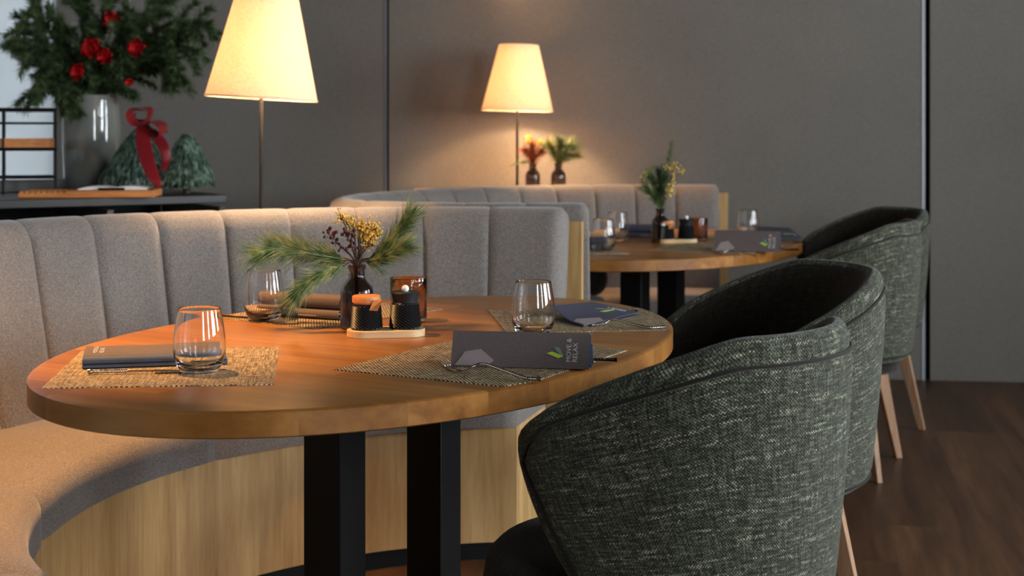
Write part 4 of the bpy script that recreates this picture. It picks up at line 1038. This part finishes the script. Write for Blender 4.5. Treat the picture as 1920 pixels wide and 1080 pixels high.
# big glass vase with fir and red flowers
vp = at_row(172, 5.42, SZ)
vo = MB().lathe([(0, 0), (0.085, 0), (0.098, 0.012), (0.106, 0.06), (0.110, 0.16), (0.110, 0.26), (0.106, 0.34), (0.103, 0.372), (0.100, 0.372), (0.103, 0.34), (0.1065, 0.26), (0.1065, 0.16), (0.102, 0.06), (0.092, 0.018), (0, 0.014)], 64)
tag(obj('glass_vase', vo, M['vaseglass'], None, loc=tuple(vp), angle=80), 'large grey glass vase of fir branches standing on the black sideboard', 'vase')
VT = vp+Vector((0, 0, 0.36))
def branch(label, tip, nt, nn, rs, ms=('fir', 'bark'), group='fir branches in the large vase', ln=0.036, mid=None):
    """a fir branch: main stem with side twigs, needles all along"""
    b0 = VT+Vector((rs.uniform(-.03, .03), rs.uniform(-.03, .03), -0.30)); b1 = VT+Vector((rs.uniform(-.05, .05), rs.uniform(-.04, .04), 0))
    tip = Vector(tip); md = Vector(mid) if mid else b1.lerp(tip, 0.5)+Vector((0, 0, 0.05))
    st = smooth3([b0, b1, md, tip], 10); n = len(st); mb = MB(); mb.tube(st, [0.004*(1-0.7*i/n) for i in range(n)], 6, mi=1)
    segs = [(st[int(n*0.36):], 1.0)]
    for i in range(nt):
        t = 0.36+0.6*(i+rs.random())/nt; j = min(n-2, int(t*n)); d = (st[j+1]-st[j]).normalized()
        a = d.orthogonal().normalized(); b = d.cross(a); an = rs.random()*2*pi; sp_ = rad(35+25*rs.random())
        dd = (d*cos(sp_)+(a*cos(an)+b*sin(an))*sin(sp_)); l = 0.15*(1.15-t)*(0.8+0.5*rs.random())+0.05
        tw = smooth3([st[j], st[j]+dd*l*0.5+Vector((0, 0, 0.006)), st[j]+dd*l-Vector((0, 0, 0.012))], 5); mb.tube(tw, 0.0013, 4, mi=1, caps=False); segs.append((tw, 0.8))
    tot = sum(len(s) for s, _ in segs)
    for s, f in segs:
        L_ = sum((s[i+1]-s[i]).length for i in range(len(s)-1)); cnt = int(nn*L_)
        for _ in range(cnt):
            x = rs.random()*(len(s)-1.001); j = int(x); p_ = s[j].lerp(s[j+1], x-j); d = (s[j+1]-s[j]).normalized()
            a = d.orthogonal().normalized(); b = d.cross(a); an = rs.random()*2*pi; sp_ = rad(30+30*rs.random())
            mb.needle(p_, d*cos(sp_)+(a*cos(an)+b*sin(an))*sin(sp_), ln*(0.7+0.6*rs.random()), 0.0021, mi=0)
    return tag(obj('fir_branch', mb, [M[ms[0]], M[ms[1]]], None, smooth=False, weld=False), label, 'branch', group)
rs = random.Random(21)
def tp(px, py, y=5.42): return Vector(((px-960)*y/F, y, HC-(py-HY)*y/F))
BR = [('fir branch stretching far right toward the big lampshade', (398, 42), 11, (290, 60)), ('fir branch at the right, just below the longest one', (372, 95), 8, (280, 85)),
      ('fir branch drooping lowest on the right of the vase', (326, 158), 8, (292, 108)), ('upright fir branch right of centre', (300, 2), 8, (255, 60)),
      ('tall central fir branch rising out of the picture', (205, -35), 9, (195, 50)), ('tall fir branch just left of centre', (150, -25), 9, (160, 50)),
      ('fir branch pointing to the upper left', (60, 15), 9, (105, 75)), ('fir branch ending left at mid height', (38, 50), 8, (95, 90)),
      ('fir branch reaching left against the white wall', (34, 98), 9, (95, 100)), ('fir branch drooping left over the wire rack', (62, 188), 9, (95, 120)),
      ('fir branch hanging down in front of the vase\'s left side', (118, 215), 8, (112, 140)), ('bushy fir branch in the centre behind the red flowers', (235, 40), 9, (210, 90))]
for i, (lab, tip, nt, mid) in enumerate(BR):
    dy = (-0.10, 0.08, -0.05, 0.1, 0.0, 0.1, -0.05, 0.08, -0.08, -0.02, -0.14, -0.1)[i]
    branch(lab, tp(*tip, y=5.42+dy), nt+9, 1500, rs, mid=tp(*mid, y=5.42+dy*0.6))
def flower(label, px, py, r, rs, y=5.26, tilt=0.0):
    c = tp(px, py, y); root = thing('red_flower', label, 'flower', tuple(c), 0, 'red flowers in the large vase')
    for k in range(7):
        a = 2*pi*k/7+rs.random()*0.4; el = rad(10+35*rs.random()); mb = MB()
        dx = Vector((cos(a)*cos(el), -sin(el)-0.2, sin(a)*cos(el))).normalized(); sx = dx.cross(Vector((0, -1, 0))).normalized(); nn = sx.cross(dx)
        mb.grid(lambda u, v: tuple(dx*r*u+sx*(v-0.5)*r*0.95*sin(pi*min(1, u*0.92+0.08))**0.7+nn*(0.25*r*(4*(v-0.5)**2)+0.12*r*sin(3*u))), 6, 4)
        mb.grid(lambda u, v: tuple(dx*r*u+sx*(v-0.5)*r*0.95*sin(pi*min(1, u*0.92+0.08))**0.7+nn*(0.25*r*(4*(v-0.5)**2)+0.12*r*sin(3*u)-0.0015)), 6, 4, flip=True)
        obj('petal', mb, M['red'], root, weld=False)
    st = MB().tube(smooth3([Vector((0, 0.01, 0)), Vector(((VT.x-c.x)*0.6, (VT.y-c.y)*0.7+0.02, (VT.z-c.z)*0.5)), VT-c+Vector((0, 0, -0.05))], 6), 0.003, 6)
    obj('stem', st, M['fir'], root)
for lab, px, py, r in (('bright red flower lowest on the left above the vase', 149, 136, 0.045), ('red flower at the centre of the arrangement, upper of the middle pair', 176, 92, 0.055),
                       ('red flower at the centre of the arrangement, lower of the middle pair', 197, 106, 0.046), ('red flower on the right of the arrangement', 258, 90, 0.048),
                       ('small red bud low right above the vase rim', 243, 154, 0.022), ('dark red flower highest in the arrangement', 213, 38, 0.050)):
    flower(lab, px, py, r, rs, y=5.24 if py > 60 else 5.36)
# two small conifer cones
def mini_tree(label, p, R_, H_, rs, n=1500):
    root = thing('tabletop_tree', label, 'tabletop tree', (p.x, p.y, SZ), 0, 'tabletop conifer cones')
    mb = MB(); 
    for _ in range(n):
        t = rs.random()**1.3; a = rs.random()*2*pi; r = R_*(1-t)**0.8*(0.75+0.2*rs.random())+0.012; z = 0.03+t*(H_-0.06)
        p_ = Vector((r*cos(a), r*sin(a), z+0.03)); d = Vector((cos(a)*0.45, sin(a)*0.45, -0.9+0.3*rs.random()))
        # scale-like leaf spray: a flattened four-sided leaf
        d.normalize(); s_ = Vector((-sin(a), cos(a), 0)); o_ = d.cross(s_); l = 0.045*(0.7+0.5*rs.random()); w_ = 0.0065
        vs = [p_, p_+d*l*0.5+s_*w_, p_+d*l, p_+d*l*0.5-s_*w_, p_+d*l*0.5+o_*0.003, p_+d*l*0.5-o_*0.003]
        mb.add(vs, [(0, 1, 4), (1, 2, 4), (2, 3, 4), (3, 0, 4), (1, 0, 5), (2, 1, 5), (3, 2, 5), (0, 3, 5)])
    mb.lathe([(0, 0.02), (R_*0.78, 0.02), (R_*0.72, 0.05), (R_*0.35, H_*0.6), (0.008, H_*0.95), (0, H_*0.96)], 16)
    obj('foliage', mb, M['boxwood'], root, smooth=False, weld=False)
    obj('trunk', MB().tube([(0, 0, 0), (0, 0, 0.06)], 0.014, 10), M['bark'], root)
    return root
mini_tree('cone-shaped grey-green tabletop tree with the red velvet bow', at_row(262, 5.22, 0), 0.135, 0.245, rs, 2000)
mini_tree('smaller cone-shaped tabletop tree at the sideboard\'s right end', at_row(350, 5.20, 0), 0.088, 0.225, rs, 1500)
# velvet bow
def ribbon_strip(pts, w, th=0.002, side=Vector((1, 0, 0)), tw=0.0):
    C = smooth3(pts, 10); n = len(C); mb = MB()
    def fn(u, v):
        i = min(n-2, int(u*(n-1))); q = C[i].lerp(C[i+1], u*(n-1)-i); t = (C[i+1]-C[i]).normalized(); s_ = (side-t*side.dot(t)).normalized(); o_ = t.cross(s_)
        a = 2*pi*v; ww = w*(0.6+0.4*sin(pi*min(1, 0.15+u))); return tuple(q+s_*ww*cos(a)+o_*(th+0.25*ww*abs(sin(2*pi*u*1.5))*0.2)*sin(a)+o_*tw*sin(a*1)*0)
    mb.grid(fn, n*2, 12, cv=True); return mb
bc = tp(266, 232, 5.07); bow = thing('velvet_bow', 'dark red velvet bow draped over the left tabletop tree', 'bow', tuple(bc))
q = lambda px, py, dy=0.0: tp(px, py, 5.07+dy)-bc
obj('loop', ribbon_strip([q(272, 230), q(252, 226, -0.02), q(246, 212, -0.03), q(262, 205, -0.01), q(282, 208, 0.01), q(276, 228, 0.01)], 0.042, side=Vector((0.2, 1, 0.2))), M['velvet'], bow)
obj('loop', ribbon_strip([q(272, 232), q(290, 228, -0.02), q(304, 236, -0.03), q(304, 252, -0.02), q(288, 248, 0.0), q(274, 236, 0.01)], 0.038, side=Vector((0.2, 1, 0.2))), M['velvet'], bow)
obj('tail', ribbon_strip([q(268, 232, -0.01), q(268, 262, -0.04), q(276, 300, -0.09), q(290, 335, -0.12), q(300, 350, -0.12)], 0.027, side=Vector((1, 0.15, -0.1))), M['velvet'], bow)
obj('tail', ribbon_strip([q(284, 246, -0.01), q(298, 262, -0.03), q(308, 280, -0.05), q(312, 300, -0.05), q(306, 318, -0.04)], 0.020, side=Vector((1, 0.3, 0.35))), M['velvet'], bow)
obj('knot', MB().ball((0.012, -0.012, 0), 0.018, 14), M['velvet'], bow)
# wire rack with oak shelf
rk = thing('wire_rack', 'black metal tiered rack with one oak shelf, at the left edge', 'rack', (0, 0, SZ))
RA = rad(19); rx = Vector((cos(RA), sin(RA), 0)); ry = Vector((-sin(RA), cos(RA), 0))
ro = at_row(104, 5.14, 0)
RW, RD, RH = 0.46, 0.24, 0.312
def rp(x, y, z): v = ro+rx*x+ry*y; return (v.x, v.y, z)
for x in (0, -RW*0.44+0.02, -RW):
    for y in (0, RD): obj('post', MB().tube([rp(x, y, 0), rp(x, y, RH)], 0.0045, 8), M['black'], rk)
mb = MB()
for z in (RH, RH-0.05, 0.165, 0.06):
    r_ = 0.006 if z in (RH, 0.165) else 0.0035
    for a, b in (((0.006, 0), (-RW, 0)), ((0.006, RD), (-RW, RD)), ((0, 0), (0, RD)), ((-RW, 0), (-RW, RD))): mb.tube([rp(*a, z), rp(*b, z)], r_, 8)
obj('frame', mb, M['black'], rk)
mb = MB(); c = ro+rx*(-RW/2)+ry*(RD/2); mb.box((c.x, c.y, 0.188), (RW-0.002, RD-0.03, 0.034), rz=RA); obj('shelf', mb, M['cork'], rk, bevel=0.002)
# bread board and papers
bp = at_row(175, 4.92, SZ)
bd = thing('cutting_board', 'honey-coloured wooden board with a slotted left half on the sideboard', 'board', (bp.x, bp.y, SZ), rad(6))
obj('board_frame', MB().box((0.075, 0, 0.012), (0.30, 0.20, 0.024)), M['cork'], bd, bevel=0.002)
obj('slatted_end', MB().box((-0.155, 0, 0.009), (0.16, 0.20, 0.016)), M['cork'], bd, bevel=0.002)
mb = MB()
for i in range(8): mb.box((-0.225+i*0.019, 0, 0.0195), (0.010, 0.19, 0.005))
obj('slats', mb, M['cork'], bd, smooth=False)
nb = thing('notebook', 'open white notebook lying on the wooden board', 'notebook', (bp.x+0.075, bp.y+0.01, SZ+0.0245), rad(8))
for s in (-1, 1):
    mb = MB(); mb.grid(lambda u, v: (s*0.118*u, (v-0.5)*0.13, 0.003+0.010*sin(pi*min(1, u*0.9+0.08))**0.6), 10, 3)
    mb.grid(lambda u, v: (s*0.118*u, (v-0.5)*0.13, 0.0005), 10, 3, flip=True)
    mb.grid(lambda u, v: (s*0.118*u, -0.065, 0.0005+v*(0.0025+0.010*sin(pi*min(1, u*0.9+0.08))**0.6)), 10, 1)
    obj('page_block', mb, M['paper'], nb)
pn = obj('pen', MB().tube([(-0.045, -0.072, 0.0045), (0.045, -0.070, 0.0045)], 0.0045, 10), M['black'], None, loc=(bp.x+0.085, bp.y+0.0, SZ+0.0245)); tag(pn, 'black pen lying in front of the white notebook', 'pen')
